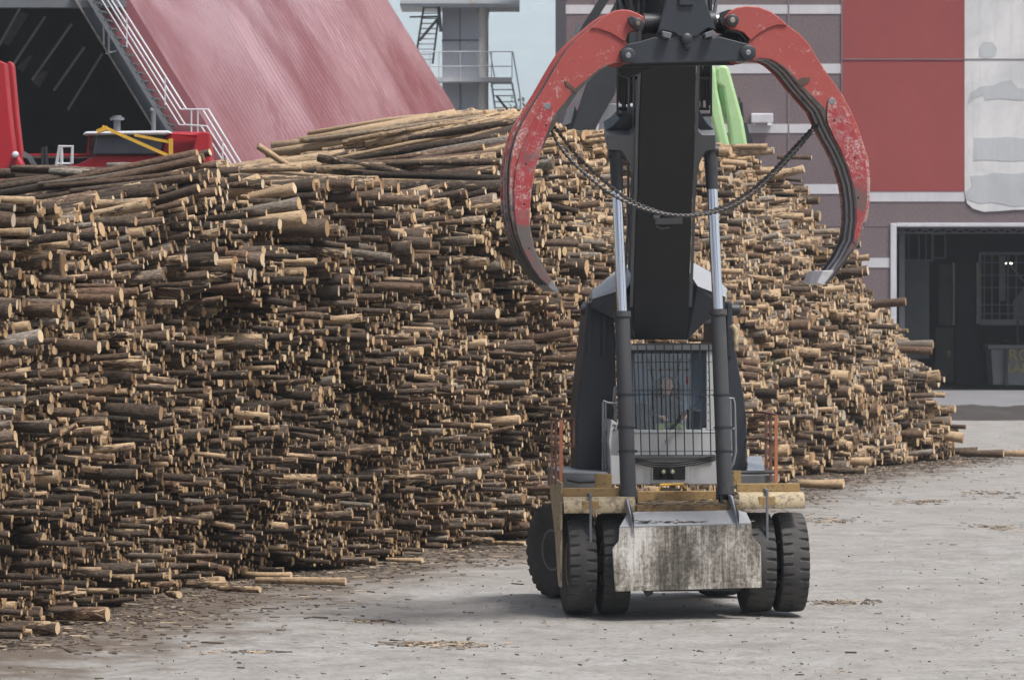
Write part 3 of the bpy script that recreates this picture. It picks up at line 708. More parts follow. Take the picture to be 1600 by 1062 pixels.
g = MB(); g.prism([l1, Vector((G1.x, 190, -.1)) - Vector((.6, 0, 0)), a1 - Vector((0, 0, .8))], (0, -.3, 0)); emit('back_gable', g, M_DARK, SH, smooth=0)
# gable above the opening, header beam, inclined column
zb = CAM_H + (HY - 8) / 40.0
ap = roof_pt(0, ZA); bR = roof_pt(0, zb + .35)
bL = Vector((2 * ap.x - bR.x, 150, zb + .35))
g = MB(); g.prism([bL, bR - Vector((.3, 0, 0)), ap - Vector((0, 0, .5))], (0, .3, 0)); emit('gable_wall', g, plain('gable_sheet', (.24, .055, .065), (.2, .05, .06), 1, .5), SH, smooth=0)
M_DSTEEL = plain('dark_blue_steel', (.075, .088, .105), (.05, .06, .075), 1.2, .5)
g = MB(); g.bar((bL.x, 149.9, zb + .1), (bR.x, 149.9, zb + .1), .5, .45)
emit('header_beam', g, M_GREYS, SH, smooth=0)
def sp_(px, py, d=149.6): return P(px, py, d)
k = 1 / (SL)                                               # rise over run of the slope in the picture
def line(px0, py, ext=0): return px0 + SL * py
g = MB(); g.prism([sp_(111, -10, 149.7), sp_(138, -10, 149.7), sp_(138 + SL * 470, 460, 149.7), sp_(111 + SL * 470, 460, 149.7)], (0, .8, 0)); emit('inclined_column', g, M_DSTEEL, SH, smooth=0, bevel=.03)
g = MB(); g.prism([sp_(110, -10, 149.3), sp_(112.5, -10, 149.3), sp_(112.5 + SL * 470, 460, 149.3), sp_(110 + SL * 470, 460, 149.3)], (0, .4, 0)); emit('column_flange', g, plain('rust_edge', (.2, .18, .16), (.15, .13, .11), 2, .7), SH, smooth=0)
g = MB(); g.prism([sp_(138, -10, 149.9), sp_(196, -10, 149.9), sp_(196 + SL * 470, 460, 149.9), sp_(138 + SL * 470, 460, 149.9)], (0, .08, 0)); emit('gable_strip', g, plain('maroon_sheet', (.26, .085, .10), (.22, .07, .08), 1, .6), SH, smooth=0)
# inside: rafters on the far slope, coloured pale for the light they catch
for (x0, y0, x1, y1, w, dd) in ((31, 14, -4, 76, 1.6, 156), (71, 26, 19, 104, 1.6, 158), (112, 38, 50, 126, 1.6, 160), (132, 74, 84, 142, 1.4, 162), (160, 84, 106, 172, 1.4, 164)):
    g = MB(); g.bar(P(x0, y0, dd), P(x1, y1, dd), .07, .10)
    a, b = P(x0 + 6, y0 + 14, dd + 1), P(x1 + 22, y1 - 22, dd + 1)
    emit('rafter', g, plain('pale_rafter', (.30, .31, .30), (.2, .2, .2), 1, .6), SH, smooth=0)
for quad in (((34, 18), (46, 24), (14, 72), (0, 66)), ((44, 88), (52, 86), (36, 114), (26, 106)), ((66, 112), (76, 112), (62, 138), (50, 128))):
    g = MB(); g.prism([P(x, y, 165) for x, y in quad], (0, .1, 0)); emit('roof_light_panel', g, plain('dim_panel', (.10, .10, .10), (.05, .05, .05), 3, .6), SH, smooth=0)
# stair up the slope
ST = thing('roof_stair', 'pale steel stair with handrails climbing the edge of the red shed roof', 'stair', sp_(300, 400, 149.0))
g = MB(); d = 149.0
def sl(px0, y): return px0 + SL * y
for (c, dd) in ((141, 148.6), (143, 149.5)): g.prism([sp_(sl(c - 4.5, -12), -12, dd), sp_(sl(c + 4.5, -12), -12, dd), sp_(sl(c + 4.5, 460), 460, dd), sp_(sl(c - 4.5, 460), 460, dd)], (0, .08, 0))
emit('stringer', g, M_GREYS, ST, smooth=0)
for k in range(34):
    y = -10 + k * 13.6
    g = MB(); x = sl(146.5, y); g.prism([sp_(x - 3, y, 148.6), sp_(x + 7, y, 148.6), sp_(x + 7, y + 2.2, 148.6), sp_(x - 3, y + 2.2, 148.6)], (0, .95, 0)); emit('tread', g, M_GREYS, ST, smooth=0)
def rail(pts, dd, r=.035):
    g = MB(); g.tube([sp_(x, y, dd) for x, y in pts], r, 6); return g
for dd, sh in ((148.6, 0), (149.6, -9)):
    g = MB()
    g.tube([sp_(x + sh, y, dd) for x, y in ((170, -20), (291, 171), (325, 171), (388, 274), (470, 410))], .045, 6)
    g.tube([sp_(x + sh, y, dd) for x, y in ((155, -20), (289, 195), (323, 197), (372, 274), (455, 410))], .035, 6)
    emit('handrail', g, M_WHT, ST)
for (x, y) in ((202, 40), (262, 130), (303, 186), (313, 186), (352, 232), (384, 290), (420, 350)):
    g = MB(); g.tube([sp_(x - 4, y + 34, 148.6), sp_(x - 4, y - (12 if x < 300 or x > 320 else 16), 148.6)], .03, 6); emit('post', g, M_WHT, ST)
g = MB(); g.tube([sp_(162, 70), sp_(162, 40), sp_(170, 42), sp_(170, 84)], .04, 6); g.tube([sp_(165, 84), sp_(182, 80)], .04, 6); emit('ladder_hoop', g, M_WHT, ST)

# ------------------------------------------------------------------ conveyor tower with platforms
TD = 232.0
TW = thing('steel_tower', 'grey clad steel tower with a white pipe and railed platforms behind the red shed', 'tower', (P(728, 0, TD).x, TD, 0))
def rust_clad():
    t = NT('grey_cladding'); v = t.coord(); a = t.noise(v, .55, 4, .6); b = t.noise(v, 4, 4)
    c = t.mix(b, (.60, .615, .66), (.50, .52, .565)); c = t.mix(t.ramp(a, [(.60, 0.0), (.70, .8)]), c, (.50, .36, .20))
    return t.out(c, .6, 0, b, .1, .01)
M_CLAD = rust_clad()
def tb(g, x0, y0, x1, y1, dd, dep, mi=0): g.prism([P(x0, y1, dd), P(x1, y1, dd), P(x1, y0, dd), P(x0, y0, dd)], (0, dep, 0), mi)
gz = HY + CAM_H * FPX / TD
for (y0, y1, o_) in ((-80, 62.2, 0), (64, 124, .0), (128, gz + 2, .0)):
    g = MB(); tb(g, 691, y0, 748, y1, TD + o_, 3); emit('cladding', g, M_CLAD, TW, smooth=0)
g = MB(); tb(g, 718, -80, 719.2, gz, TD - .05, .05); tb(g, 690, 62.2, 750, 64, TD - .06, 3.1); emit('seam', g, M_GREYS, TW, smooth=0)
g = MB(); a = P(755.5, -90, TD); g.tube([a, Vector((a.x, TD, -.1))], .30, 14); emit('pipe', g, plain('cream_pipe', (.86, .83, .76), (.74, .70, .60), .5, .5, stretch=(1, 1, .2)), TW)
g = MB(); 
for s0, s1, bk in (((742, 16), (750, 60), (737, 12.5, 744, 17)), ((764, 14), (761, 48), None), ((742, 132), (747, 176), (737, 128, 745, 133))):
    g = MB(); g.bar(P(*s0, TD - .3), P(*s1, TD - .3), .07)
    if bk: tb(g, *bk, TD - .4, .3)
    emit('brace', g, M_WHT, TW, smooth=0)
g = MB(); tb(g, 625, 6, 812, 10.5, TD - 1.4, 4.5); tb(g, 625, 0, 812, 5.6, TD - 1.5, .1); emit('platform', g, M_CLAD, TW, smooth=0)
g = MB(); tb(g, 676, 121, 800, 128, TD - 1.4, 1.3); emit('platform', g, M_WHT, TW, smooth=0)
g = MB()
for y in (81, 104): g.tube([P(660, y, TD - 1.3), P(801, y, TD - 1.3)], .035, 6)
for x in (672, 686, 719, 746, 768, 800): g.tube([P(x, 81, TD - 1.3), P(x, 123, TD - 1.3)], .03, 6)
g.tube([P(801, 81, TD - 1.3), P(812, 145, TD - 1.3), P(816, 210, TD - 1.3)], .04, 6); g.tube([P(766, 82, TD - 1.3), P(774, 128, TD - 1.3)], .04, 6)
g.tube([P(636, -6, TD - 1.4), P(812, -6, TD - 1.4)], .03, 6)
emit('railing', g, M_WHT, TW)
M_BLKS = plain('blackened_steel', (.06, .065, .075), (.04, .045, .05), 2, .6)
for (xl0, xr0, y0, xl1, xr1, y1, n) in ((662, 687, 12, 648, 676, 100, 11), (768, 800, 130, 780, 816, 215, 9)):
    g = MB(); g.bar(P(xl0, y0, TD - .9), P(xl1, y1, TD - .9), .12); g.bar(P(xr0, y0, TD - .9), P(xr1, y1, TD - .9), .12)
    emit('stair_stringer', g, M_BLKS if xl0 < 700 else M_WHT, TW, smooth=0)
    g = MB()
    for k in range(n):
        t = k / n; y = y0 + (y1 - y0) * t; g.prism([P(xl0 + (xl1 - xl0) * t, y, TD - .9), P(xr0 + (xr1 - xr0) * t, y, TD - .9), P(xr0 + (xr1 - xr0) * t, y + 1.2, TD - .9), P(xl0 + (xl1 - xl0) * t, y + 1.2, TD - .9)], (0, .5, 0))
    emit('stair_tread', g, M_CLAD, TW, smooth=0)
for a_, b_, w_ in (((684, 30), (655, 64), .16), ((685, 10), (689, 50), .2), ((640, 27), (686, 26), .1), ((776, 150), (806, 190), .14)):
    g = MB(); g.bar(P(*a_, TD - 1), P(*b_, TD - 1), w_); emit('diagonal_brace', g, M_BLKS, TW, smooth=0)

# ------------------------------------------------------------------ wooded hill far behind
def hill_mat():
    t = NT('forest_hill'); v = t.coord(); a = t.noise(v, .008, 6, .75); b = t.noise(v, .0015, 3)
    c = t.ramp(a, [(.38, (.008, .018, .008)), (.5, (.035, .06, .022)), (.62, (.16, .19, .09))]); c = t.mix(b, c, (.05, .07, .03))
    return t.out(c, .95, 0, a, 1.0, 6.0)
rgh = np.random.default_rng(3); nx, ny = 240, 150; vs = []
oct_ = [(rgh.uniform(.4, 1) * s_, rgh.uniform(0, 6.3), rgh.uniform(-.7, .7), a_) for s_, a_ in ((.0004, 90), (.001, 60), (.0025, 30), (.006, 18), (.012, 14)) for _ in range(3)]
for j in range(ny):
    for i in range(nx):
        x = -4500 + i * 9000 / (nx - 1); y = 6000 + j * 7000 / (ny - 1)
        t_ = min(1, max(0, (y - 6000) / 7000)); h = 1650 * (t_ ** 1.1) - 3
        for (f_, p_, q_, a_) in oct_: h += a_ * math.sin(f_ * (x + q_ * y) + p_) * math.sin(f_ * .9 * (y - q_ * x) + p_ * 2) * min(1, t_ * 6)
        h += rgh.uniform(-12, 12) * min(1, t_ * 8)
        vs.append((x, y, h if j < ny - 1 else -3))
g = MB(); g.add(vs, [(j * nx + i, j * nx + i + 1, (j + 1) * nx + i + 1, (j + 1) * nx + i) for j in range(ny - 1) for i in range(nx - 1)])
tag(emit('wooded_hill', g, hill_mat(), loc=(0, 9000, 0), smooth=180), kind='structure')

# ------------------------------------------------------------------ two broadleaf trees between shed and factory
def leaf_mat():
    t = NT('leaves'); v = t.coord(); a = t.noise(v, 1.2, 4, .7)
    c = t.ramp(a, [(.3, (.030, .065, .012)), (.55, (.075, .135, .025)), (.75, (.14, .20, .05))])
    t.b.inputs['Transmission Weight'].default_value = 0.0
    return t.out(c, .7, spec=.3)
M_LEAF = leaf_mat(); M_TRUNK = plain('trunk_bark', (.09, .07, .055), (.05, .04, .03), 3, .9)
def tree(px, dd, htop, rad, label, seed):
    r = np.random.default_rng(seed); x = P(px, 0, dd).x
    T = thing('tree', label, 'tree', (x, dd, 0), 0, 'trees behind the tower')
    g = MB(); g.tube([(x, dd, -.1), (x + .1, dd, htop * .4), (x - .1, dd, htop * .85)], .28, 8, r2=.06)
    for k in range(9):
        a = k * 2.4; z = htop * (.3 + .06 * k); L = rad * .8
        g.tube([(x, dd, z), (x + math.cos(a) * L * .5, dd + math.sin(a) * L * .5, z + 1.0), (x + math.cos(a) * L, dd + math.sin(a) * L, z + 1.6)], .09, 6, r2=.02)
    emit('trunk', g, M_TRUNK, T)
    cl = []
    for k in range(70):
        u = r.normal(size=3); u /= np.linalg.norm(u); rr = r.random() ** .4
        cl.append((x + u[0] * rad * rr, dd + u[1] * rad * rr, htop * .62 + u[2] * htop * .38 * rr, r.uniform(.5, 1.1)))
    g = MB(); vs, fs = [], []
    for (cx_, cy_, cz_, cr) in cl:
        for _ in range(110):
            u = r.normal(size=3); u /= np.linalg.norm(u); p = np.array([cx_, cy_, cz_]) + u * cr * r.random() ** .5
            a, b = r.normal(size=3), r.normal(size=3); a /= np.linalg.norm(a); b -= a * a.dot(b); b /= np.linalg.norm(b); s_ = r.uniform(.07, .16)
            n0 = len(vs); vs += [p + a * s_, p + b * s_ * .6, p - a * s_, p - b * s_ * .6]; fs.append((n0, n0 + 1, n0 + 2, n0 + 3))
    g.add([Vector(v) for v in vs], fs); emit('crown', g, M_LEAF, T, smooth=0, recalc=False)
tree(806, 262, 17.6, 3.4, 'pale green leafy tree seen through the stair just right of the tower', 1)
tree(836, 250, 16.2, 3.0, 'pale green leafy tree half hidden by the left grapple arm', 2)
tree(778, 275, 15.6, 3.0, 'lower leafy tree behind the tower stair treads', 3)

# ------------------------------------------------------------------ spruce sprigs caught in the pile
M_NEED = plain('needles', (.03, .055, .018), (.06, .09, .03), 6, .8)
def sprig(px, py, d, s_, label, seed):
    r = np.random.default_rng(seed); o = P(px, py, d); g = MB()
    for b in range(6):
        dv = Vector((r.normal(0, .5), -.35, -.8 + r.normal(0, .35))).normalized(); L = s_ * r.uniform(.5, 1)
        g.tube([o, o + dv * L * .5 + Vector((0, -.03, 0)), o + dv * L], .007, 4)
        for k in range(60):
            t = r.random(); p = o + dv * L * t; q = Vector(r.normal(size=3)).normalized(); n0 = q.cross(dv).normalized() * .006
            g.add([p - n0, p + n0, p + q * .07], [(0, 1, 2)])
    tag(emit('spruce_sprig', g, M_NEED, smooth=0, recalc=False), label, 'sprig', 'green sprigs caught between the logs')
for a in ((1208, 560, 104, .75, 'large green spruce sprig hanging on the far pile just right of the cab tower', 1), (574, 384, 74.6, .35, 'small green sprig high in the third stack', 2),
          (548, 395, 73.5, .6, 'green sprig in the crease between the second and third stack', 3), (368, 420, 68.2, .6, 'green sprig in the crease behind the nearest stack', 4),
          (575, 775, 72.6, .4, 'green sprig low in the third stack', 5), (520, 800, 71.0, .5, 'dark green sprig above the foot of the second stack', 6),
          (668, 700, 76.2, .3, 'small bright sprig low in the third stack nearer the machine', 7), (1485, 548, 119.4, .3, 'small green sprig sticking out by the factory door', 8)):
    sprig(*a)

# ------------------------------------------------------------------ haze
HZ = NT('haze_air'); HZ.t.nodes.remove(HZ.b)
pv = HZ.n('ShaderNodeVolumePrincipled'); pv.inputs['Color'].default_value = (.82, .92, 1.0, 1); pv.inputs['Density'].default_value = .00017; pv.inputs['Anisotropy'].default_value = .2
HZ.l(pv.outputs[0], [n for n in HZ.t.nodes if n.type == 'OUTPUT_MATERIAL'][0].inputs['Volume'])
g = MB(); g.box(Frame((0, 0, 0)), -4700, 4700, -350, 13200, -150, 2100)
tag(emit('haze', g, HZ.m, loc=(0, 500, 0), smooth=0), kind='stuff')
# ------------------------------------------------------------------ machines standing behind the pile
M_MRED = plain('machine_red', (.42, .018, .028), (.33, .015, .024), 1.2, .4)
M_MGREY = plain('machine_grey', (.085, .10, .125), (.07, .08, .10), 1.5, .5)
M_MYEL = plain('rail_yellow', (.70, .42, .045), (.55, .33, .04), 3, .5)
M_BLK = plain('black_steel', (.030, .032, .037), (.020, .021, .025), 1.2, .5)
M_TYRE0 = plain('tyre_plain', (.035, .034, .034), (.06, .056, .052), 3, .85)
D1 = 96.0
H1 = thing('log_stacker', 'red and grey log stacking machine with yellow side rail behind the nearest stack', 'log stacker', (P(180, 0, D1).x, D1, 0))
def q1(g, pts, dep, mi=0, d=D1): g.prism([P(x, y, d) for x, y in pts], (0, dep, 0), mi)
g = MB(); q1(g, [(95, 262), (122, 256), (152, 242), (252, 242), (257, 212), (272, 206), (318, 206), (329, 300), (60, 300)], 2.6); emit('body', g, M_MRED, H1, smooth=0, bevel=.05)
g = MB(); q1(g, [(262, 209), (300, 209), (318, 205.5), (328, 207), (328, 262), (296, 262), (306, 214)], .3, 0, D1 - .35); emit('rear_cover', g, M_MRED, H1, smooth=0, bevel=.05)
g = MB(); q1(g, [(145, 241.5), (152, 211), (257, 211), (250, 241.5)], 2.2, 0, D1 - .12); emit('side_panel', g, M_MGREY, H1, smooth=0, bevel=.04)
g = MB(); q1(g, [(128, 211), (134, 205.5), (262, 204), (268, 208), (257, 211)], 2.9, 0, D1 - .3); emit('roof', g, M_WHT, H1, smooth=0, bevel=.05)
g = MB(); q1(g, [(38, 243), (141, 243), (139, 236), (141, 212), (138, 212), (135, 240), (38, 240)], 1.8, 0, D1 + .3); emit('deck', g, M_MRED, H1, smooth=0)
for (x, y0, y1, w) in ((183, 204, 188, 9), (240, 206, 174, 4.5)):
    g = MB(); a = P(x, y0, D1 + 1); b = P(x, y1, D1 + 1); s_ = D1 / FPX
    if w > 6: g.tube([a, b], w * s_ * .6, 12); g.tube([b, b + Vector((0, 0, .07))], w * s_ * 1.25, 12); g.tube([b + Vector((0, 0, .07)), b + Vector((0, 0, .12))], w * s_ * .8, 12)
    else: g.tube([a, b], w * s_ * .8, 10); g.tube([b, b + Vector((-.08, 0, .06))], w * s_ * .6, 8)
    emit('exhaust', g, M_GREYS, H1)
g = MB(); s_ = D1 / FPX; g.bar(P(160, 198, D1 - 1), P(262, 243, D1 - .9), .08); g.bar(P(210, 211, D1 - .9), P(264, 222, D1 - .9), .07); g.bar(P(267, 217, D1 - .9), P(267, 246, D1 - .9), .10); g.bar(P(152, 206, D1 - 1), P(168, 200, D1 - 1), .2, .10)
emit('side_rail', g, M_MYEL, H1, smooth=0)
for xs in (((88, 258), (93, 229), (113, 229), (112, 256)), ((96, 258), (96, 229))):
    g = MB(); g.tube([P(x, y, D1 - .6) for x, y in xs], .045, 6); g.tube([P(90, 256, D1 - .6), P(112, 256, D1 - .6)], .035, 6) if len(xs) > 2 else None; emit('handrail', g, M_WHT, H1)
g = MB(); g.tube([P(67, 262, D1 - .6), P(67, 232, D1 - .6), P(71, 229, D1 - .6), P(73, 260, D1 - .6)], .05, 6); emit('handrail', g, M_BLK, H1)
g = MB(); q1(g, [(-40, 92), (0, 95), (7, 98), (15, 180), (22, 238), (34, 256), (38, 292), (37, 330), (-60, 330)], .7, 0, D1 - 1.2); emit('mast', g, M_MRED, H1, smooth=0, bevel=.03)
g = MB(); q1(g, [(11, 97), (17, 96), (20, 103), (27, 180), (35, 250), (38, 300), (30, 300), (26, 240), (20, 180)], .5, 0, D1 - .3); emit('mast_brace', g, M_MRED, H1, smooth=0, bevel=.03)
g = MB(); c = P(24, 242, D1 - 1.3); g.lathe(c, Vector((0, 1, 0)), Vector((1, 0, 0)), Vector((0, 0, 1)), [(-.12, .03), (-.1, .07), (0, .09), (.08, .05)], 12); emit('lamp', g, M_WHT, H1)
g = MB(); g.lathe(P(19, 262, D1 - 1.25), Vector((0, 1, 0)), Vector((1, 0, 0)), Vector((0, 0, 1)), [(-.05, .07), (.05, .07)], 12); g.tube([P(35, 246, D1), P(44, 248, D1), P(52, 262, D1)], .12, 8); g.tube([P(36, 240, D1), P(46, 246, D1), P(50, 266, D1)], .07, 8); emit('hose', g, M_BLK, H1)
g = MB(); g.box(Frame((P(180, 0, D1).x, D1, 0)), -3.2, 2.3, 0, 2.6, 1.2, 7.8); emit('chassis', g, M_BLK, H1, smooth=0, bevel=.05)
for sx in (-2.4, 1.6):
    for yy in (-.1, 2.2):
        g = MB(); c = Vector((P(180, 0, D1).x + sx, D1 + yy, .85)); g.lathe(c, Vector((0, 1, 0)), Vector((1, 0, 0)), Vector((0, 0, 1)), [(0, .3), (0, .75), (.08, .85), (.4, .85), (.5, .75), (.5, .3)], 28); emit('tyre', g, M_TYRE0, H1)
text_obj('lettering', 'MA', M_WHT, H1, P(47, 278, D1 - .03), .13)

def hidden_base(T, x, d, mat, w=3.2):
    g = MB(); fr = Frame((x, d, 0)); g.box(fr, -w / 2, w / 2, .6, 5.0, 1.2, 3.2); emit('superstructure', g, mat, T, smooth=0, bevel=.06)
    for s_ in (-1, 1):
        g = MB(); c = fr.w(s_ * w * .38, 0, 0)
        g.prism([c + Vector((-.3, y, z)) for y, z in ((.4, 0.02), (4.8, .02), (5.3, .5), (4.9, 1.0), (.3, 1.0), (-.1, .5))], (.6, 0, 0)); emit('track', g, M_TYRE0, T, smooth=0)
    g = MB(); g.box(fr, -.6, .6, -.2, 1.4, 3.2, 4.4); emit('boom_foot', g, mat, T, smooth=0, bevel=.05)
D2 = 140.0
M_GREEN = plain('pale_green_paint', (.42, .62, .31), (.34, .55, .26), .8, .5, bump=.1)
M_GREEND = plain('green_underside', (.20, .42, .16), (.16, .36, .13), .8, .5)
X2 = P(1150, 0, D2).x
E2 = thing('excavator', 'bright pale green excavator with raised boom in front of the striped factory wall', 'excavator', (X2, D2, 0))
hidden_base(E2, X2, D2, M_GREEN)
g = MB(); g.prism([P(x, y, D2) for x, y in ((1119, 108), (1123, 102), (1132, 101), (1138, 106), (1142, 118), (1161, 188), (1172, 250), (1190, 330), (1166, 330), (1145, 250), (1139, 200), (1131, 152), (1129, 138), (1119, 131))], (0, .9, 0)); emit('boom', g, M_GREEN, E2, smooth=0, bevel=.14)
g = MB(); g.prism([P(x, y, D2 - .1) for x, y in ((1100, 92), (1112, 95), (1119, 112), (1121, 140), (1129, 180), (1140, 226), (1150, 300), (1134, 300), (1122, 226), (1110, 180), (1104, 130))], (0, .5, 0)); emit('arm_plate', g, M_GREEN, E2, smooth=0, bevel=.10)
g = MB(); g.tube([P(1127, 134, D2 + .25), P(1142, 184, D2 + .25)], .20, 14); emit('cylinder', g, M_GREEND, E2)
g = MB(); g.tube([P(1141, 180, D2 + .3), P(1152, 230, D2 + .3)], .10, 12); emit('rod', g, M_BLK, E2)
g = MB(); g.prism([P(x, y, D2 + .3) for x, y in ((1161, 192), (1167, 192), (1170, 205), (1178, 226), (1182, 260), (1168, 260))], (0, .4, 0)); g.tube([P(1155, 152, D2 + .6), P(1158, 190, D2 + .6)], .04, 6); g.tube([P(1159, 160, D2 + .6), P(1161, 190, D2 + .6)], .04, 6); emit('hose_guard', g, M_BLK, E2, smooth=0)
g = MB(); g.prism([P(x, y, D2 + .6) for x, y in ((975, 60), (1000, 60), (992, 165), (962, 226), (985, 300), (1000, 300), (1060, 200), (1060, 60))], (0, .5, 0)); emit('stick', g, M_GREEN, E2, smooth=0, bevel=.05)
D3 = 131.0
X3 = P(895, 0, D3).x
E3 = thing('material_handler', 'black material handler with a white cab leaning its dark boom behind the left grapple arm', 'material handler', (X3, D3, 0))
hidden_base(E3, X3, D3, M_BLK)
g = MB(); g.prism([P(x, y, D3) for x, y in ((968, -10), (1010, -10), (1006, 80), (968, 112), (962, 145), (936, 190), (922, 224), (905, 330), (870, 330), (888, 215), (905, 165), (918, 125), (938, 50))], (0, 1.0, 0)); emit('boom', g, M_BLK, E3, smooth=0, bevel=.06)
g = MB(); g.bar(P(953, -14, D3 - .6), P(905, 62, D3 - .6), .28, .28); g.bar(P(946, -14, D3 - .2), P(900, 58, D3 - .2), .06); emit('lattice_arm', g, M_BLK, E3, smooth=0)
g = MB(); g.tube([P(907, 40, D3 - .6), P(902, 54, D3 - .6)], .12, 10); emit('end_joint', g, M_GREYS, E3)
g = MB(); g.prism([P(x, y, D3 + .2) for x, y in ((898, 165), (866, 232), (866, 300), (905, 300), (925, 222))], (0, .6, 0)); emit('engine_cover', g, M_BLK, E3, smooth=0, bevel=.05)
g = MB(); g.prism([P(x, y, D3 + .1) for x, y in ((886, 171), (898, 168), (892, 192), (878, 198))], (0, -.1, 0)); g.prism([P(x, y, D3 + .1) for x, y in ((900, 132), (911, 128), (905, 158), (892, 162))], (0, -.1, 0)); emit('cover_panel', g, M_GREYS, E3, smooth=0)
g = MB(); g.prism([P(x, y, D3 + 1.5) for x, y in ((950, 162), (996, 162), (996, 330), (934, 330), (934, 226), (937, 193))], (0, 1.6, 0)); emit('cab', g, M_WHT, E3, smooth=0, bevel=.05)
g = MB(); g.prism([P(x, y, D3 + 1.3) for x, y in ((921, 200), (928, 196), (928, 300), (919, 300))], (0, .3, 0)); g.bar(P(934, 185, D3 + 1.2), P(930, 196, D3 + 1.2), .1); emit('handrail', g, M_WHT, E3, smooth=0)

# ------------------------------------------------------------------ the log handler in the foreground
YAW = R(6.0)
F = Frame((P(1066, 0, 60.4).x, 60.4, 0), YAW)
H = thing('log_handler', 'large black and cream wheeled log handler facing the camera with an open red grapple', 'log handler', F.o, YAW)
def tyre_mat():
    t = NT('dusty_tyre'); v = t.coord(); a = t.noise(v, 2.2, 6, .65); b = t.noise(v, 30, 3)
    c = t.mix(t.ramp(a, [(.35, 0.0), (.7, 1.0)]), (.030, .030, .031), (.075, .071, .067)); c = t.mix(t.math('MULTIPLY', b, .4), c, (.10, .097, .092))
    return t.out(c, .82, 0, b, .15, .005, spec=.25)
M_TYRE = tyre_mat()
M_CREAM = worn('cream_paint', (.42, .34, .21), (.17, .13, .09), (.5, .45, .38), 2.2, .50, .66)
M_OCHRE = worn('dirty_ochre', (.30, .195, .075), (.12, .085, .05), (.35, .27, .17), 4.0, .53, .66)
M_CHAR = worn('charcoal_paint', (.019, .024, .033), (.012, .012, .014), (.10, .10, .105), .8, .62, .74, .5)
M_CHARL = worn('charcoal_light', (.12, .128, .14), (.07, .073, .078), (.2, .2, .2), .9, .62, .72, .42)
M_BARREL = worn('cylinder_barrel', (.042, .043, .047), (.07, .063, .056), (.12, .11, .105), 1.6, .56, .70, .55, (1, 1, .5))
M_BOOM = worn('boom_black', (.013, .014, .017), (.022, .021, .020), (.06, .06, .06), 1.0, .58, .76, .65)
M_CHROME = NT('chrome').out((.80, .81, .84), .16, 1.0)
M_ORANGE = worn('faded_orange', (.42, .15, .07), (.20, .09, .06), (.5, .33, .25), 3, .6, .66)
M_RUSTR = worn('rust_red_rail', (.16, .065, .045), (.08, .05, .04), (.3, .2, .16), 3, .5, .68)
M_CABW = worn('cab_grey_white', (.42, .43, .44), (.14, .13, .12), (.25, .22, .19), 1.6, .60, .72, .5, (1, 1, .4))
M_GALV = plain('galvanised', (.33, .34, .36), (.2, .21, .23), 3, .35, .6)
def blade_mat():
    t = NT('scraped_blade'); v = t.coord(scale=(1, 1, .09)); v0 = t.coord()
    a = t.noise(v, 15, 9, .8, .2); b = t.noise(v0, 1.4, 5, .6, .4); f_ = t.noise(v0, 16, 6, .7); e = t.noise(t.coord(scale=(1, 1, .5)), 1.5, 4, .6)
    m = t.math('ADD', t.math('MULTIPLY', a, .45), t.math('ADD', t.math('MULTIPLY', e, .45), t.math('MULTIPLY', f_, .30)))
    c = t.ramp(m, [(.50, (.050, .046, .038)), (.58, (.15, .135, .11)), (.63, (.33, .30, .255)), (.71, (.66, .64, .60))])
    c = t.mix(t.ramp(f_, [(.62, 0.0), (.68, .7)]), c, (.07, .065, .055))
    return t.out(c, .6, 0, a, .25, .01)
M_BLADE = blade_mat()
M_TOPPL = plain('bare_plate', (.30, .31, .33), (.24, .25, .265), 1.5, .45)
M_DIRTD = plain('deck_dirt', (.22, .14, .06), (.07, .05, .035), 5, .9, bump=.5, lo=.4, hi=.6)

TR = .785
def tyre(cx, cy, steer, n=30, lug=0, w=.40):
    m = Matrix.Rotation(steer, 3, 'Z'); ax = F.vec(1, 0, 0) if not steer else (F.m @ m @ Vector((1, 0, 0)))
    u = F.m @ m @ Vector((0, 1, 0)); v = Vector((0, 0, 1)); c = F.w(cx, cy, TR)
    prof = [(-.36, .42), (-.40, .50), (-.48, .60), (-.53, .72), (-.545, .84), (-.54, .935), (-.515, .978), (-.42, .990), (-.28, .995), (-.12, .995), (0, 1.0)]
    prof += [(-a, b) for a, b in prof[-2::-1]]
    prof = [(a * w, b * TR) for a, b in prof]; N = n * 8
    def rad(i, k, r):
        j = min(i, len(prof) - 1 - i); side = 0 if i < len(prof) / 2 else 4
        kk = (k + side) % 8
        if lug:
            sh = {5: 0, 6: 0, 7: 1, 8: 2, 9: 3}.get(j)
            if sh is not None and j <= 9: return r - (.055 * TR if (kk + sh) % 8 in (0, 1, 2) else 0)
            return r
        sh = {5: 0, 6: 0, 7: 1, 8: 1}.get(j)
        if sh is not None and (kk + sh) % 8 in (0, 1): return r - .042 * TR
        return r
    g = MB(); g.lathe(c, ax, u, v, prof, N, rad=rad)
    t = emit('tyre', g, M_TYRE, H, smooth=32, recalc=True)
    g = MB(); pr = [(-.30 * w, .42 * TR), (-.38 * w, .44 * TR), (-.37 * w, .40 * TR), (-.20 * w, .34 * TR), (-.16 * w, .18 * TR), (-.26 * w, .16 * TR), (-.28 * w, .05 * TR)]
    pr += [(-a, b) for a, b in pr[::-1]]
    g.lathe(c, ax, u, v, pr, 32); emit('rim', g, M_OCHRE if not steer else M_CHARL, t)
for x_ in (-1.655, -1.115, 1.165, 1.69): tyre(x_, 0, 0)
tyre(-1.52, 3.3, R(22), 26, 1, .5); tyre(-.98, 3.5, R(22), 26, 1, .5) if False else None
tyre(1.12, 3.3, R(22), 26, 1, .5)
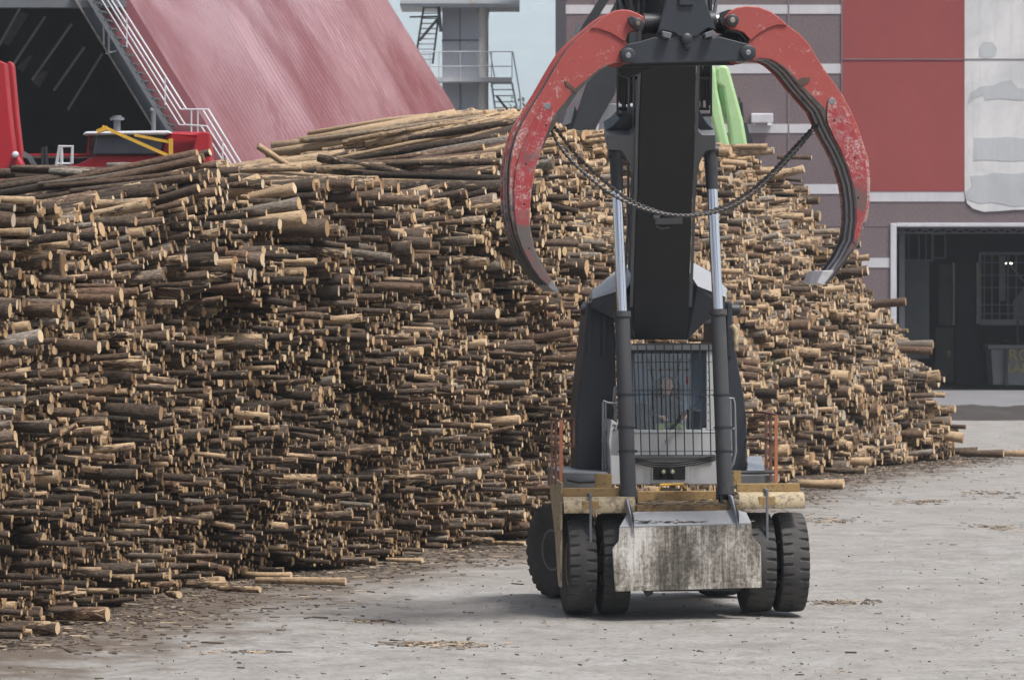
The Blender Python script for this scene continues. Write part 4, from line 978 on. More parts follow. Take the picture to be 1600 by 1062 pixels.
# axles and chassis
g = MB(); g.tube([F.w(-1.7, 0, TR), F.w(1.7, 0, TR)], .17, 12); emit('axle', g, M_BLK, H); g = MB(); g.tube([F.w(-1.2, 3.3, TR), F.w(1.2, 3.3, TR)], .15, 12); emit('axle', g, M_BLK, H)
g = MB(); g.box(F, -.80, .80, -.1, 3.9, .95, 1.45); emit('chassis', g, M_BLK, H, smooth=0, bevel=.03)
# deck with bark on it
zd = F.p(1070, 786, -.2).z
g = MB(); g.box(F, -.82, .82, -.72, 3.6, zd - .10, zd); emit('deck', g, M_DIRTD, H, smooth=0, bevel=.01)
g = MB(); rgd = np.random.default_rng(8)
for _ in range(260):
    x, y = rgd.uniform(-.78, .78), rgd.uniform(-.70, .5); L = rgd.uniform(.02, .09); a = rgd.uniform(0, 3.1); w = L * .3; h = rgd.uniform(.004, .03)
    c, s_ = math.cos(a), math.sin(a)
    g.add([F.w(x + p * c - q * s_, y + p * s_ + q * c, zd + h + .004) for p, q in ((-L, -w), (L, -w), (L, w), (-L, w))] , [(0, 1, 2, 3)], int(rgd.integers(0, 3)))
tag(emit('deck_debris', g, MC, H, smooth=0), kind='stuff')
# fenders
def fender(s_):
    x0, x1 = (F.p(873, 780, -.62).x, F.p(986, 780, -.62).x) if s_ < 0 else (0, 0)
    xa, xb = (-1.95, -.83) if s_ < 0 else (.80, 1.84)
    zt = F.p(930 if s_ < 0 else 1200, 776 if s_ < 0 else 769, -.5).z
    sec = [(-.655, zt - .215), (-.645, zt - .12), (-.61, zt - .045), (-.53, zt - .004), (-.50, zt), (.95, zt)]   # pressed front edge of the mudguard
    inner = [(y + .012, z - .028) for y, z in sec]
    g = MB(); ring = [F.w(xa, y, z) for y, z in sec] + [F.w(xa, y, z) for y, z in inner[::-1]]
    g.prism(ring, F.vec(xb - xa, 0, 0)); f = emit('fender', g, M_CREAM, H, smooth=30)
    g = MB(); g.box(F, xa + .02, xb - .02, -.30, -.22, zt + .002, zt + .13); emit('crossbar', g, M_OCHRE, f, smooth=0, bevel=.008)
    sx = (F.p(923, 800, -.65).x, F.p(1199, 800, -.65).x)[0 if s_ < 0 else 1]
    inv = F.m.inverted(); lx = (inv @ (F.p(923 if s_ < 0 else 1199, 800, -.66) - F.o)).x
    g = MB(); g.box(F, lx - .018, lx + .018, -.66, -.60, zt - 1.45, zt + .02); g.box(F, lx - .022, lx + .022, -.66, -.35, zt + .004, zt + .06); emit('strap', g, M_GREYS, f, smooth=0, bevel=.006)
    g = MB(); g.box(F, lx - .135, lx + .135, -.652, -.60, zt - .20, zt - .05)
    emit('strap_bracket', g, M_OCHRE, f, smooth=0, bevel=.015)
    return f, zt
FL, ztl = fender(-1); FR, ztr = fender(1)
g = MB(); X = -1.955
g.prism([F.w(X, y, z) for y, z in ((-.62, ztl + .22), (-.50, ztl + .03), (-.45, .45), (-.20, .45), (-.05, .62), (.30, 1.25), (.95, ztl), (.95, ztl + .28))], F.vec(-.03, 0, 0)); emit('side_guard', g, M_CREAM, FL, smooth=0, bevel=.006)
g = MB(); g.box(F, -.84, .84, .42, .56, zd + .002, zd + .16); emit('deck_beam', g, M_OCHRE, H, smooth=0, bevel=.01)
g = MB(); g.tube([F.p(1030, 764, .35), F.p(1032, 757, .35), F.p(1067, 756, .35), F.p(1071, 763, .35)], .018, 6); emit('grab_handle', g, M_MYEL, H)
for a in ((930, 740, 956, 764), (1146, 735, 1158, 757)):
    g = MB(); g.pbox(F, *a, .3, .05); emit('bracket_plate', g, M_OCHRE, H, smooth=0, bevel=.006)
# engine side boxes and walkways behind the fenders
for a_ in ((880, 738, 950, 768), (1140, 742, 1214, 760)):
    g = MB(); g.pbox(F, *a_, .75, 2.2); emit('walkway', g, M_CHARL, H, smooth=0, bevel=.01)
g = MB(); g.prism([F.p(1168, 736, 1.0), F.p(1196, 736, 1.0), F.p(1190, 712, 2.2), F.p(1168, 712, 2.2)], (0, 0, -.03)); emit('step_plate', g, M_GALV, H, smooth=0)
g = MB(); g.tube([F.p(886, 748, .6), F.p(905, 752, .6), F.p(930, 751, .6), F.p(946, 745, .6)], .035, 8); g.tube([F.p(1140, 738, .6), F.p(1210, 737, .6)], .03, 8); emit('hose', g, M_BLK, H)
# dozer blade and its hinge arms
BY = -1.12
def bp(x, y, yl=BY): return F.p(x, y, yl)
bl = [(968, 823), (1072, 819.5), (1174, 817), (1176, 838), (1189, 852), (1190, 917), (961, 923), (957, 857), (967, 845)]
g = MB(); g.prism([bp(x, y) for x, y in bl], F.dy(.05)); Bd = emit('dozer_blade', g, M_BLADE, H, smooth=0, bevel=.008)
g = MB(); g.prism([bp(961.5, 915, BY - .012), bp(1190, 909, BY - .012), bp(1190, 917.5, BY - .012), bp(961.5, 923.5, BY - .012)], F.dy(.014)); emit('cutting_edge', g, M_BLADE, Bd, smooth=0, bevel=.004)
g = MB(); g.prism([bp(968, 822), bp(1174, 816), F.p(1166, 800, -.74), F.p(1148, 795, -.70), F.p(1000, 797, -.70), F.p(980, 802, -.74)], (0, 0, -.03)); emit('top_plate', g, M_TOPPL, Bd, smooth=0, bevel=.005)
g = MB()
for _ in range(90):
    t = rgd.random(); x = -.95 + t * 1.9; y = BY + .04 + abs(rgd.normal(0, .05)); L = rgd.uniform(.02, .07); a = rgd.normal(0, .4); zz = bp(1070, 819).z + .012 + (y - BY) * .25
    g.add([F.w(x + p * math.cos(a), y + p * math.sin(a) + q, zz + rgd.uniform(0, .02)) for p, q in ((-L, 0), (L, 0), (L, .02), (-L, .02))], [(0, 1, 2, 3)], int(rgd.integers(0, 3)))
tag(emit('plate_debris', g, MC, Bd, smooth=0), kind='stuff')
for (xa, ya, xb, yb) in ((980, 779, 990, 832), (1143, 774, 1154, 826)):
    g = MB(); c = .028
    g.prism([F.p(xa - 1.5, ya, -.72), F.p(xa + 2.5, ya, -.72), F.p(xb + 1, yb - 24, BY - .03), F.p(xb + 1, yb, BY - .03), F.p(xb - 1.5, yb, BY - .03), F.p(xb - 3, yb - 22, BY - .03)], F.dy(.30)); emit('hinge_plate', g, M_TOPPL, Bd, smooth=0, bevel=.004)
g = MB(); g.box(F, -.75, .75, BY + .05, -.6, .42, .52); g.prism([F.w(x, BY + .12, z) for x, z in ((-.78, .46), (-.62, .46), (-.60, .38), (-.70, .33))], F.dy(.08)); g.box(F, -.7, -.5, BY + .05, .1, .5, 1.0); g.box(F, .5, .7, BY + .05, .1, .5, 1.0); emit('blade_arm', g, M_BLK, Bd, smooth=0)
# orange railings on both sides
def railing(posts, rails, m1, name='railing'):
    g = MB()
    for (x, y0, y1, yl, w) in posts: g.bar(F.p(x, y1, yl), F.p(x, y0, yl), w, w)
    r_ = emit(name, g, m1, H, smooth=0, bevel=.004)
    g = MB()
    for pts in rails:
        for a, b in zip(pts, pts[1:]): g.bar(F.p(*a), F.p(*b), .035, .03)
    emit('rail', g, M_RUSTR, r_, smooth=0)
    return r_
for (posts, rails) in ((((862, 654, 756, .4, .035), (868.5, 655, 757, .1, .04)), (((859, 654, .5), (876.5, 657, -.2)), ((859, 696, .5), (876.5, 699, -.2)), ((876, 653.5, .4), (896.5, 653.5, 1.8)), ((896.5, 653.5, 1.8), (896.5, 697, 1.8)), ((878, 694, .4), (896.5, 697, 1.8)))),
                       (((1197, 647, 742, 1.2, .045), (1204, 649, 752, .7, .045)), (((1166, 644, 1.9), (1193, 644, 1.4), (1213, 648, .2)), ((1166, 686, 1.9), (1193, 685, 1.4), (1213, 689, .2))))):
    r_ = railing(posts, rails, M_RUSTR)
g = MB(); g.bar(F.p(876.5, 763, -.22), F.p(876.5, 657, -.22), .052); emit('rail_post', g, M_ORANGE, H, smooth=0, bevel=.004)
g = MB(); g.bar(F.p(1212.5, 757, .2), F.p(1212.5, 649, .2), .052); emit('rail_post', g, M_ORANGE, H, smooth=0, bevel=.004)

# boom towers
def tower(pts, yl, dep): 
    g = MB(); g.prism([F.p(x, y, yl) for x, y in pts], F.dy(dep)); return g
g = tower([(918, 480), (922, 471), (929, 470), (931, 486), (958, 492), (962, 530), (962, 742), (902, 742), (901, 650), (905, 600), (912, 548), (916, 505)], 1.9, .9); t1 = emit('boom_tower', g, M_CHAR, H, smooth=0, bevel=.02)
g = tower([(1112, 505), (1130, 486), (1133, 471), (1141, 470), (1144, 482), (1146, 520), (1152, 562), (1163, 622), (1167, 660), (1167, 738), (1112, 738)], 1.9, .9); t2 = emit('boom_tower', g, M_CHAR, H, smooth=0, bevel=.02)
for tt, xs in ((t1, (921, 944)), (t2, (1125, 1140))):
    g = MB()
    for x in xs: g.pbox(F, x - 3.5, 474, x + 3.5, 556, 1.86, .04)
    emit('tower_rib', g, M_CHAR, tt, smooth=0, bevel=.005)
g = MB(); g.lathe(F.p(913, 484, 2.3), F.vec(1, 0, 0), F.dy(1), Vector((0, 0, 1)), [(-.06, .07), (-.02, .10), (.12, .10), (.14, .05)], 16); g.tube([F.p(916, 484, 2.3), F.p(1146, 482, 2.3)], .085, 14); g.lathe(F.p(1143, 484, 2.3), F.vec(1, 0, 0), F.dy(1), Vector((0, 0, 1)), [(0, .10), (.12, .10), (.16, .05)], 16); emit('pivot_pin', g, M_BLK, H)
g = MB(); g.tube([F.p(1143, 508, 1.7), F.p(1149, 515, 1.7), F.p(1149, 548, 1.7)], .05, 10); emit('tower_pipe', g, M_CREAM, t2)

# boom: tapered box leaning towards the camera
def by(py): return 1.65 - (531 - py) * 2.05 / 421
rows = [(531, 988, 1075), (480, 990, 1076), (400, 992, 1079), (340, 994, 1081), (300, 997, 1082), (190, 999, 1086), (100, 1003, 1088), (0, 1004, 1087), (-230, 1010, 1086)]
fr_ = [(F.p(a, y, by(y)), F.p(b, y, by(y))) for y, a, b in rows]
up = (F.p(1036, 100, by(100)) - F.p(1036, 480, by(480))).normalized(); back = up.cross(F.vec(1, 0, 0)).normalized()
if back.dot(F.dy(1)) < 0: back = -back
g = MB(); vs = []
for a, b in fr_: vs += [a, b, b + back * .85, a + back * .85]
fs = [(0, 1, 2, 3), tuple(len(vs) - 4 + k for k in (3, 2, 1, 0))]
for i in range(len(rows) - 1):
    for k in range(4): fs.append((i * 4 + k, i * 4 + (k + 1) % 4, i * 4 + 4 + (k + 1) % 4, i * 4 + 4 + k))
g.add(vs, fs); BM = emit('boom', g, M_BOOM, H, smooth=0, bevel=.015)
def bq(px, py, o_=0.0): return F.p(px, py, by(py)) + back * o_
g = MB()
for i in range(1, 7):
    y = rows[i][0]; y2 = rows[i + 1][0] if i < 6 else 0
for (side) in (1, 2):
    pts = [bq(rows[i][side] + (-3.2 if side == 1 else 3.2), rows[i][0], .03) for i in range(1, 9)]
    for a, b in zip(pts, pts[1:]): g.bar(a, b, .05, .03)
emit('boom_flange', g, M_CHARL, BM, smooth=0)
g = MB(); g.prism([bq(1024, 341, -.02), bq(1066, 340, -.02), bq(1066, 349, -.02), bq(1024, 350, -.02)], back * .03); g.tube([bq(1020, 337, -.04), bq(1030, 338, -.04)], .035, 8); g.tube([bq(1024, 352, -.03), bq(1034, 356, -.03), bq(1046, 354, -.03)], .012, 5); emit('boom_fitting', g, M_CHARL, BM, smooth=0)
# pipe running up the left flank of the boom
g = MB(); g.tube([bq(980, 440, .3), bq(985, 360, .3), bq(985, 290, .3), bq(986, 200, .3), bq(987, 118, .3)], .022, 8); g.tube([bq(990, 430, .2), bq(991, 330, .2), bq(992, 240, .2), bq(993, 118, .2)], .016, 8); g.prism([bq(982, 332, .25), bq(990, 332, .25), bq(990, 345, .25), bq(982, 345, .25)], back * .06); emit('pipe', g, M_GREYS, BM)
# upper brackets that take the lift cylinders
def poly(pts, o_, dep, name, mat, parent, bev=.01):
    g = MB(); g.prism([bq(x, y, o_) for x, y in pts], back * dep); return emit(name, g, mat, parent, smooth=0, bevel=bev)
poly([(949, 214), (985, 214), (994, 205), (1000, 205), (1000, 292), (992, 285), (984, 258), (972, 238), (950, 236)], .05, .45, 'cylinder_bracket', M_CHARL, BM)
poly([(949, 214), (960, 207), (970, 197), (976, 190), (1000, 190), (1000, 214)], .25, .35, 'bracket_web', M_CHAR, BM)
poly([(1119, 213), (1098, 213), (1090, 205), (1083, 205), (1083, 290), (1089, 283), (1094, 258), (1103, 238), (1119, 236)], .05, .45, 'cylinder_bracket', M_CHARL, BM)
poly([(1119, 213), (1108, 203), (1099, 190), (1083, 190), (1083, 213)], .25, .35, 'bracket_web', M_CHAR, BM)
# lower flared boom foot
M_FLARE = worn('flare_grey', (.27, .275, .29), (.12, .12, .125), (.4, .4, .4), 1.5, .60, .74, .4)  # light on the upper flare faces painted in as a paler grey
def flare(top, low, name):
    a = [F.p(x, y, yl) for x, y, yl in top]; g = MB()
    g.prism(a, F.dy(.5) + Vector((0, 0, -.1))); emit(name, g, M_FLARE, BM, smooth=0, bevel=.01)
    g = MB(); g.prism([F.p(x, y, yl) for x, y, yl in low], F.dy(.5)); emit(name, g, M_CHAR, BM, smooth=0, bevel=.01)
flare([(925, 454, 1.9), (961, 424, 2.1), (991, 409, 2.2), (993, 428, 1.55), (980, 450, 1.35), (926, 467, 1.5)], [(926, 466, 1.52), (978, 451, 1.4), (992, 440, 1.45), (992, 531, 1.6), (962, 500, 1.55), (928, 482, 1.5)], 'foot_flare')
flare([(1137, 452, 1.9), (1110, 425, 2.1), (1078, 407, 2.2), (1077, 426, 1.55), (1090, 447, 1.35), (1134, 464, 1.5)], [(1134, 463, 1.52), (1090, 448, 1.4), (1076, 438, 1.45), (1074, 531, 1.6), (1100, 505, 1.55), (1132, 482, 1.5)], 'foot_flare')
# cable trays each side near the top
for (x0, x1, xb) in ((969, 986, 1003), (1096, 1116, 1087)):
    g = MB()
    for x in (x0, x1): g.bar(bq(x, 193, .35), bq(x, -60, .35), .035, .10)
    for y in (193, 135, 105, 60, 20, -30): g.bar(bq(min(x0, xb), y, .33), bq(max(x1, xb), y, .33), .05, .05)
    g.prism([bq(x0 + 1, 190, .45), bq(x1 - 1, 190, .45), bq(x1 - 1, 186, .45), bq(x0 + 1, 186, .45)], back * .03)
    tr = emit('cable_tray', g, M_BLK, BM, smooth=0)
    rr = np.random.default_rng(int(x0))
    for k in range(5):
        x = x0 + 2.5 + (x1 - x0 - 5) * k / 4; g = MB()
        g.tube([bq(x + rr.uniform(-1, 1), y, .40 + rr.uniform(-.03, .03)) for y in (186 - rr.uniform(0, 14), 150, 120, 90, 60, 20, -50)], .024, 6); emit('hose', g, M_BLK, tr)
# lift cylinders
def cyl(top, mid, bot, wm, wb):
    yb, yt = -.35, by(236) + .18
    def yy(py): return yb + (yt - yb) * (bot[1] - py) / (bot[1] - top[1])
    A, Mi, Bt = F.p(top[0], top[1], yy(top[1])), F.p(mid[0], mid[1], yy(mid[1])), F.p(bot[0], bot[1], yy(bot[1]))
    px = 60.0 / FPX; ax = (A - Bt).normalized()
    g = MB(); g.tube([Bt, Mi], wb * px / 2, 28, r2=wm * px / 2)
    g.tube([Mi - ax * .04, Mi + ax * .05], wm * px / 2 + .022, 28); g.tube([Bt - ax * .02, Bt + ax * .10], wb * px / 2 + .02, 28)
    c = emit('lift_cylinder', g, M_BARREL, H)
    for py in (617, 668, 705):
        q = Bt.lerp(Mi, (bot[1] - py) / (bot[1] - mid[1])); g = MB(); g.tube([q - ax * .012, q + ax * .012], wb * px / 2 + .012, 24)
        g.box8([q + F.vec(sx, sy, sz) for sz in (-.02, .02) for sx, sy in ((.10, -.03), (.16, -.03), (.16, .02), (.10, .02))]); emit('clamp_band', g, M_BLK, c)
    g = MB(); q = Mi.lerp(A, .76); g.tube([Mi, q], 16.5 * px / 2, 28); emit('rod', g, M_CHROME, c)
    g = MB(); g.tube([q, A], 19 * px / 2, 20, r2=21 * px / 2); g.lathe(A + F.vec(-.12, 0, 0), F.vec(1, 0, 0), F.dy(1), Vector((0, 0, 1)), [(0, .10), (.24, .10)], 16); emit('rod_eye', g, M_BLK, c)
    g = MB()
    for sx in (-.09, .05): g.prism([Bt + F.vec(sx, y, z) for y, z in ((-.10, .10), (.10, .10), (.12, -.14), (-.12, -.14))], F.vec(.045, 0, 0))
    g.lathe(Bt + F.vec(-.14, 0, -.04), F.vec(1, 0, 0), F.dy(1), Vector((0, 0, 1)), [(0, .055), (.28, .055)], 14); emit('clevis', g, M_BLK, c, smooth=30)
cyl((962, 238), (972, 492), (982, 776), 23.5, 25); cyl((1110, 236), (1122, 489), (1133, 771), 23.5, 25)

# cab
CF, CBk = 1.0, 2.2
def cp(x, y, yl=CF): return F.p(x, y, yl)
inv = F.m.inverted()
def loc(px, py, yl): return inv @ (F.p(px, py, yl) - F.o)
def crect(x0, y0, x1, y1, yl, dep, name, mat, parent=H, bev=.006):
    g = MB(); g.prism([F.p(x0, y1, yl), F.p(x1, y1, yl), F.p(x1, y0, yl), F.p(x0, y0, yl)], F.dy(dep)); return emit(name, g, mat, parent, smooth=0, bevel=bev)
g = MB()
g.prism([cp(x, y) for x, y in ((955, 757), (953, 706), (955, 672), (1121, 672), (1121, 757))], F.dy(1.3)); CAB = emit('cab', g, M_CABW, H, smooth=0, bevel=.015)
for (a) in ((984, 545, 989, 672, CF, .06), (1104, 548, 1121, 672, CF, .06), (957, 640, 962, 672, CBk, .06), (1114, 545, 1121, 672, CBk, .06), (984, 545, 989, 672, CBk, .06)):
    crect(*a, 'cab_pillar', M_CABW if a[0] > 1100 else M_BLK, CAB)
crect(986, 538, 1121, 547, CF - .03, 1.35, 'cab_roof', M_CHARL, CAB)
crect(989, 547, 1104, 552, CF, .05, 'window_header', M_BLK, CAB)
g = MB(); g.prism([cp(951, 690, CF), cp(955, 655, CF), cp(963, 660, CF), cp(972, 668, CF), cp(972, 712, CF), cp(954, 712, CF)], F.dy(1.25)); emit('side_shield', g, M_CABW, CAB, smooth=0, bevel=.01)
crect(989, 711, 1116, 716, CF - .05, .1, 'front_sill', M_CHARL, CAB)
# holes in the right pillar
g = MB()
for k in range(9): c = cp(1107, 556 + k * 12.6, CF - .003); g.lathe(c, F.dy(1), F.vec(1, 0, 0), Vector((0, 0, 1)), [(0, .011), (.004, .011)], 8)
emit('pillar_holes', g, M_BLK, CAB)
tg = NT('window_glass'); tg.b.inputs['Base Color'].default_value = (.75, .85, .92, 1); tg.b.inputs['Roughness'].default_value = .04; tg.b.inputs['IOR'].default_value = 1.5
trn = tg.n('ShaderNodeBsdfTransparent'); trn.inputs[0].default_value = (.90, .94, .96, 1); gls = tg.n('ShaderNodeBsdfGlossy'); gls.inputs['Roughness'].default_value = .04; gls.inputs[0].default_value = (.85, .92, 1, 1)
mx = tg.n('ShaderNodeMixShader'); mx.inputs[0].default_value = .075; tg.l(trn.outputs[0], mx.inputs[1]); tg.l(gls.outputs[0], mx.inputs[2])
tg.l(mx.outputs[0], [n for n in tg.t.nodes if n.type == 'OUTPUT_MATERIAL'][0].inputs['Surface'])
crect(989, 552, 1104, 672, CF + .02, .008, 'windscreen', tg.m, CAB, 0)
crect(1012, 552, 1082, 640, CBk + .02, .03, 'rear_sky_panel', plain('painted_sky_reflection', (.24, .29, .38), (.20, .25, .33), .8, .5), CAB, 0)  # added panel; its pale blue paints the sky reflected in the rear window
M_SKYB = plain('rear_wall_blue_grey', (.20, .25, .33), (.16, .20, .27), 1, .5)  # same reflected sky tint put into the wall colour
crect(1010, 576, 1082, 579, CBk - .05, .04, 'rear_bar', M_BLK, CAB)
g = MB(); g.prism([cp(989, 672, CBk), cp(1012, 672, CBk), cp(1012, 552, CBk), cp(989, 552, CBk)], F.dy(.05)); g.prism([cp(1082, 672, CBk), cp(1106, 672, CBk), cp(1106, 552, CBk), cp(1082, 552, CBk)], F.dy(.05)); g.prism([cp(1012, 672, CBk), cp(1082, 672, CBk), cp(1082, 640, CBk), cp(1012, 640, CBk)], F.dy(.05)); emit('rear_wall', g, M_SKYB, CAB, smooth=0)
# seat, consoles
st_ = CF + .62
g = MB(); g.prism([F.p(x, y, st_ + .18) for x, y in ((1020, 672), (1018, 620), (1023, 596), (1036, 588), (1050, 588), (1062, 598), (1066, 622), (1064, 672))], F.dy(.10)); g.box(F, *[v for v in (loc(1018, 672, st_).x, loc(1066, 672, st_).x)], st_ - .30, st_ + .2, loc(1040, 668, st_).z - .12, loc(1040, 664, st_).z); emit('seat', g, M_BLK, CAB, smooth=0, bevel=.03)
g = MB(); g.pbox(F, 996, 630, 1012, 672, st_ - .3, .2); g.pbox(F, 1076, 640, 1096, 672, st_ - .2, .3); emit('console', g, M_BLK, CAB, smooth=0, bevel=.02)
g = MB(); g.bar(F.p(1012, 560, CBk - .3), F.p(1028, 620, CBk - .5), .03); g.bar(F.p(1063, 560, CBk - .3), F.p(1048, 622, CBk - .5), .03); g.bar(F.p(1078, 560, CBk - .2), F.p(1078, 640, CBk - .2), .03); emit('seat_frame', g, M_BLK, CAB, smooth=0)
crect(1072, 588, 1076, 600, CBk - .1, .03, 'extinguisher', M_MRED, CAB)
# protective grille
g = MB()
for k in range(9):
    xt, xb = 996 + k * 13.9, 1002 + k * 13.6
    g.bar(F.p(xt, 538, CF - .22), F.p(xb, 712, CF - .22), .020, .012)
for y in (566, 610, 617, 677, 705, 711): g.bar(F.p(990, y, CF - .235), F.p(1117, y - .5, CF - .235), .016, .012)
g.bar(F.p(988, 538, CF - .22), F.p(1112, 537, CF - .22), .05, .03)
emit('guard_grille', g, M_BLK, CAB, smooth=0)
g = MB(); g.bar(F.p(1046, 673, CF - .1), F.p(1102, 616, CF - .1), .022, .012); g.bar(F.p(1050, 671, CF - .08), F.p(1078, 640, CF - .08), .04, .012); g.bar(F.p(1103, 622, CF - .08), F.p(1100, 660, CF - .08), .015); emit('wiper', g, M_BLK, CAB, smooth=0)
# hose bundle, headlights under the cab
g = MB()
for q in range(3): g.tube([F.p(990, 715 + q * 3, CF - .18), F.p(1020, 722 + q * 3.2, CF - .2), F.p(1050, 723 + q * 3.2, CF - .2), F.p(1085, 719 + q * 3, CF - .2), F.p(1118, 712 + q * 3, CF - .18)], .018, 8)
emit('hose_bundle', g, M_BLK, CAB)
crect(1018, 726, 1076, 755, CF - .02, .03, 'front_panel', M_CABW, CAB)
crect(1021, 728, 1071, 749, CF - .035, .02, 'recess', M_DARK, CAB)
tls = NT('headlight_lens').out((.75, .72, .5), .2, .3)
for x in (1037, 1051):
    g = MB(); g.lathe(F.p(x, 737, CF - .10), F.dy(1), F.vec(1, 0, 0), Vector((0, 0, 1)), [(0, .035), (.01, .055), (.05, .055), (.08, .03)], 16); hl = emit('headlight', g, M_BLK, CAB)
    g = MB(); g.lathe(F.p(x, 737, CF - .106), F.dy(1), F.vec(1, 0, 0), Vector((0, 0, 1)), [(0, .022), (.006, .030)], 14); emit('lens', g, tls, hl)
# cab handrails left and right
g = MB(); yl = CF + .3
g.tube([F.p(942, 735, yl), F.p(942, 630, yl), F.p(943, 626, yl), F.p(950, 629, yl), F.p(968, 630, yl)], .018, 8); g.tube([F.p(947, 736, yl), F.p(946, 629, yl)], .016, 8); g.tube([F.p(944, 671, yl), F.p(953, 680, yl), F.p(968, 677, yl)], .016, 8); g.tube([F.p(944, 720, yl), F.p(953, 735, yl), F.p(958, 758, yl)], .022, 8)
emit('handrail', g, M_GALV, H)
g = MB(); g.tube([F.p(959, 668, yl), F.p(961, 640, yl), F.p(958, 630, yl), F.p(960, 606, yl), F.p(965, 602, yl)], .016, 8); g.tube([F.p(963, 660, yl), F.p(961.5, 606, yl)], .014, 8); emit('mirror_bracket', g, M_GALV, H)
g = MB(); g.tube([F.p(1138, 622, yl), F.p(1146, 622, yl), F.p(1148, 630, yl), F.p(1150, 705, yl), F.p(1146, 725, yl), F.p(1140, 733, yl)], .018, 8); g.tube([F.p(1141, 624, yl), F.p(1143, 712, yl)], .016, 8); g.tube([F.p(1138, 670, yl), F.p(1149, 669, yl)], .014, 8); emit('handrail', g, M_GALV, H)
text_obj('lettering', '2K', M_BLK, H, F.p(956.5, 672, CF - .006), .14, F.vec(1, 0, 0))

# ------------------------------------------------------------------ grapple
GF = Frame((P(1076, 0, 57.6).x, 57.6, 0), R(9.0))
def gp(x, y, yl=-.45): return GF.p(x, y, yl)
def tine_mat():
    t = NT('tine_red'); v = t.coord()
    big = t.noise(v, .8, 4, .6); med = t.noise(v, 5.0, 10, .82, 1.0); fine = t.noise(v, 26, 8, .85, 1.5)
    tc = t.n('ShaderNodeTexCoord'); sx = t.n('ShaderNodeSeparateXYZ'); t.l(tc.outputs['Object'], sx.inputs[0])
    low = t.math('DIVIDE', t.math('SUBTRACT', 8.4, sx.outputs[2]), 3.2, True)              # wear grows towards the tips
    c = t.mix(big, (.29, .040, .036), (.37, .085, .072))
    w = t.math('ADD', t.math('ADD', t.math('MULTIPLY', low, .15), .035), t.math('ADD', t.math('MULTIPLY', med, .6), t.math('MULTIPLY', fine, .4)))
    c = t.mix(t.ramp(w, [(.60, 0.0), (.635, 1.0)]), c, (.50, .40, .38))
    w = t.math('ADD', w, t.math('MULTIPLY', t.math('POWER', low, 5.0), .14))
    c = t.mix(t.ramp(w, [(.655, 0.0), (.69, 1.0)]), c, (.085, .078, .072))
    m4 = t.noise(t.coord(scale=(1, 1, .6), rot=(0, R(35), 0)), 6, 10, .85, 2.5); c = t.mix(t.ramp(m4, [(.655, 0.0), (.675, .9)]), c, (.55, .48, .45))
    return t.out(c, .5, 0, med, .2, .01)
M_TINE = tine_mat()
M_STEELD = worn('worn_dark_steel', (.05, .048, .046), (.10, .09, .08), (.30, .29, .28), 2.0, .52, .62, .45, (1, 1, .5))
M_STEELB = worn('polished_edge', (.42, .42, .43), (.16, .15, .15), (.6, .6, .62), 2.0, .55, .62, .3, (1, 1, .4))
M_PLATE = NT('t0')
def plate_mat():
    t = NT('wear_plate'); v = t.coord(); med = t.noise(v, 7.0, 10, .82, .9); fine = t.noise(v, 30, 8, .85, 1.2); big = t.noise(v, 1.3, 3, .5)
    w = t.math('ADD', t.math('MULTIPLY', med, .5), t.math('MULTIPLY', fine, .5))
    tc = t.n('ShaderNodeTexCoord'); sx = t.n('ShaderNodeSeparateXYZ'); t.l(tc.outputs['Object'], sx.inputs[0])
    low = t.math('POWER', t.math('DIVIDE', t.math('SUBTRACT', 8.0, sx.outputs[2]), 2.9, True), 4.0)
    c = t.mix(big, (.28, .02, .027), (.35, .05, .055)); c = t.mix(t.ramp(w, [(.515, 0.0), (.545, 1.0)]), c, (.48, .38, .36)); c = t.mix(t.ramp(t.math('ADD', t.math('MULTIPLY', low, .16), t.math('ADD', t.math('MULTIPLY', w, .6), t.math('MULTIPLY', big, .4))), [(.525, 0.0), (.56, 1.0)]), c, (.105, .09, .085))
    return t.out(c, .5, 0, med, .25, .01)
M_WEARP = plate_mat()
LO = [(997, 21), (984, 16), (972, 15), (960, 17), (950, 22), (940, 29), (920, 46), (900, 63), (886, 78), (874, 96), (860, 120), (847, 143), (831, 168), (818, 190), (808, 211), (801, 235), (797, 262), (796, 300), (798, 333), (805, 364), (815, 392), (829, 417), (846, 438), (858, 448), (871, 453), (863, 438)]
LI = [(847, 413), (835, 386), (829, 358), (828, 326), (831, 295), (837, 264), (847, 233), (861, 205), (873, 187), (889, 165), (903, 144), (916, 131), (938, 111), (952, 102), (967, 98), (975, 100), (984, 100), (993, 94), (996, 84), (991, 75), (983, 71), (978, 64), (981, 53), (990, 48), (1003, 46), (1008, 36), (1006, 26)]
RO = [(1148, 22), (1140, 18), (1152, 12), (1167, 9.7), (1186, 11), (1204, 18), (1217, 27), (1231, 40), (1249, 53), (1265, 70), (1278, 93), (1296, 120), (1317, 149), (1330, 174), (1341, 199), (1349, 224), (1357, 248), (1360, 282), (1359, 315), (1356, 339), (1348, 363), (1338, 387), (1322, 408), (1307, 429), (1296, 441), (1288, 443)]
RI = [(1296, 433), (1303, 424), (1319, 402), (1333, 375), (1337, 345), (1336, 315), (1332, 288), (1324, 261), (1313, 236), (1301, 215), (1292, 197), (1281, 172), (1265, 154), (1249, 136), (1231, 113), (1215, 99), (1204, 93), (1186, 91), (1176, 95), (1168, 96), (1159, 92), (1156, 82), (1160, 74), (1168, 69), (1171, 62), (1162, 52), (1152, 48), (1140, 46), (1132, 38), (1132, 28), (1138, 20)]
RO = RO[1:]
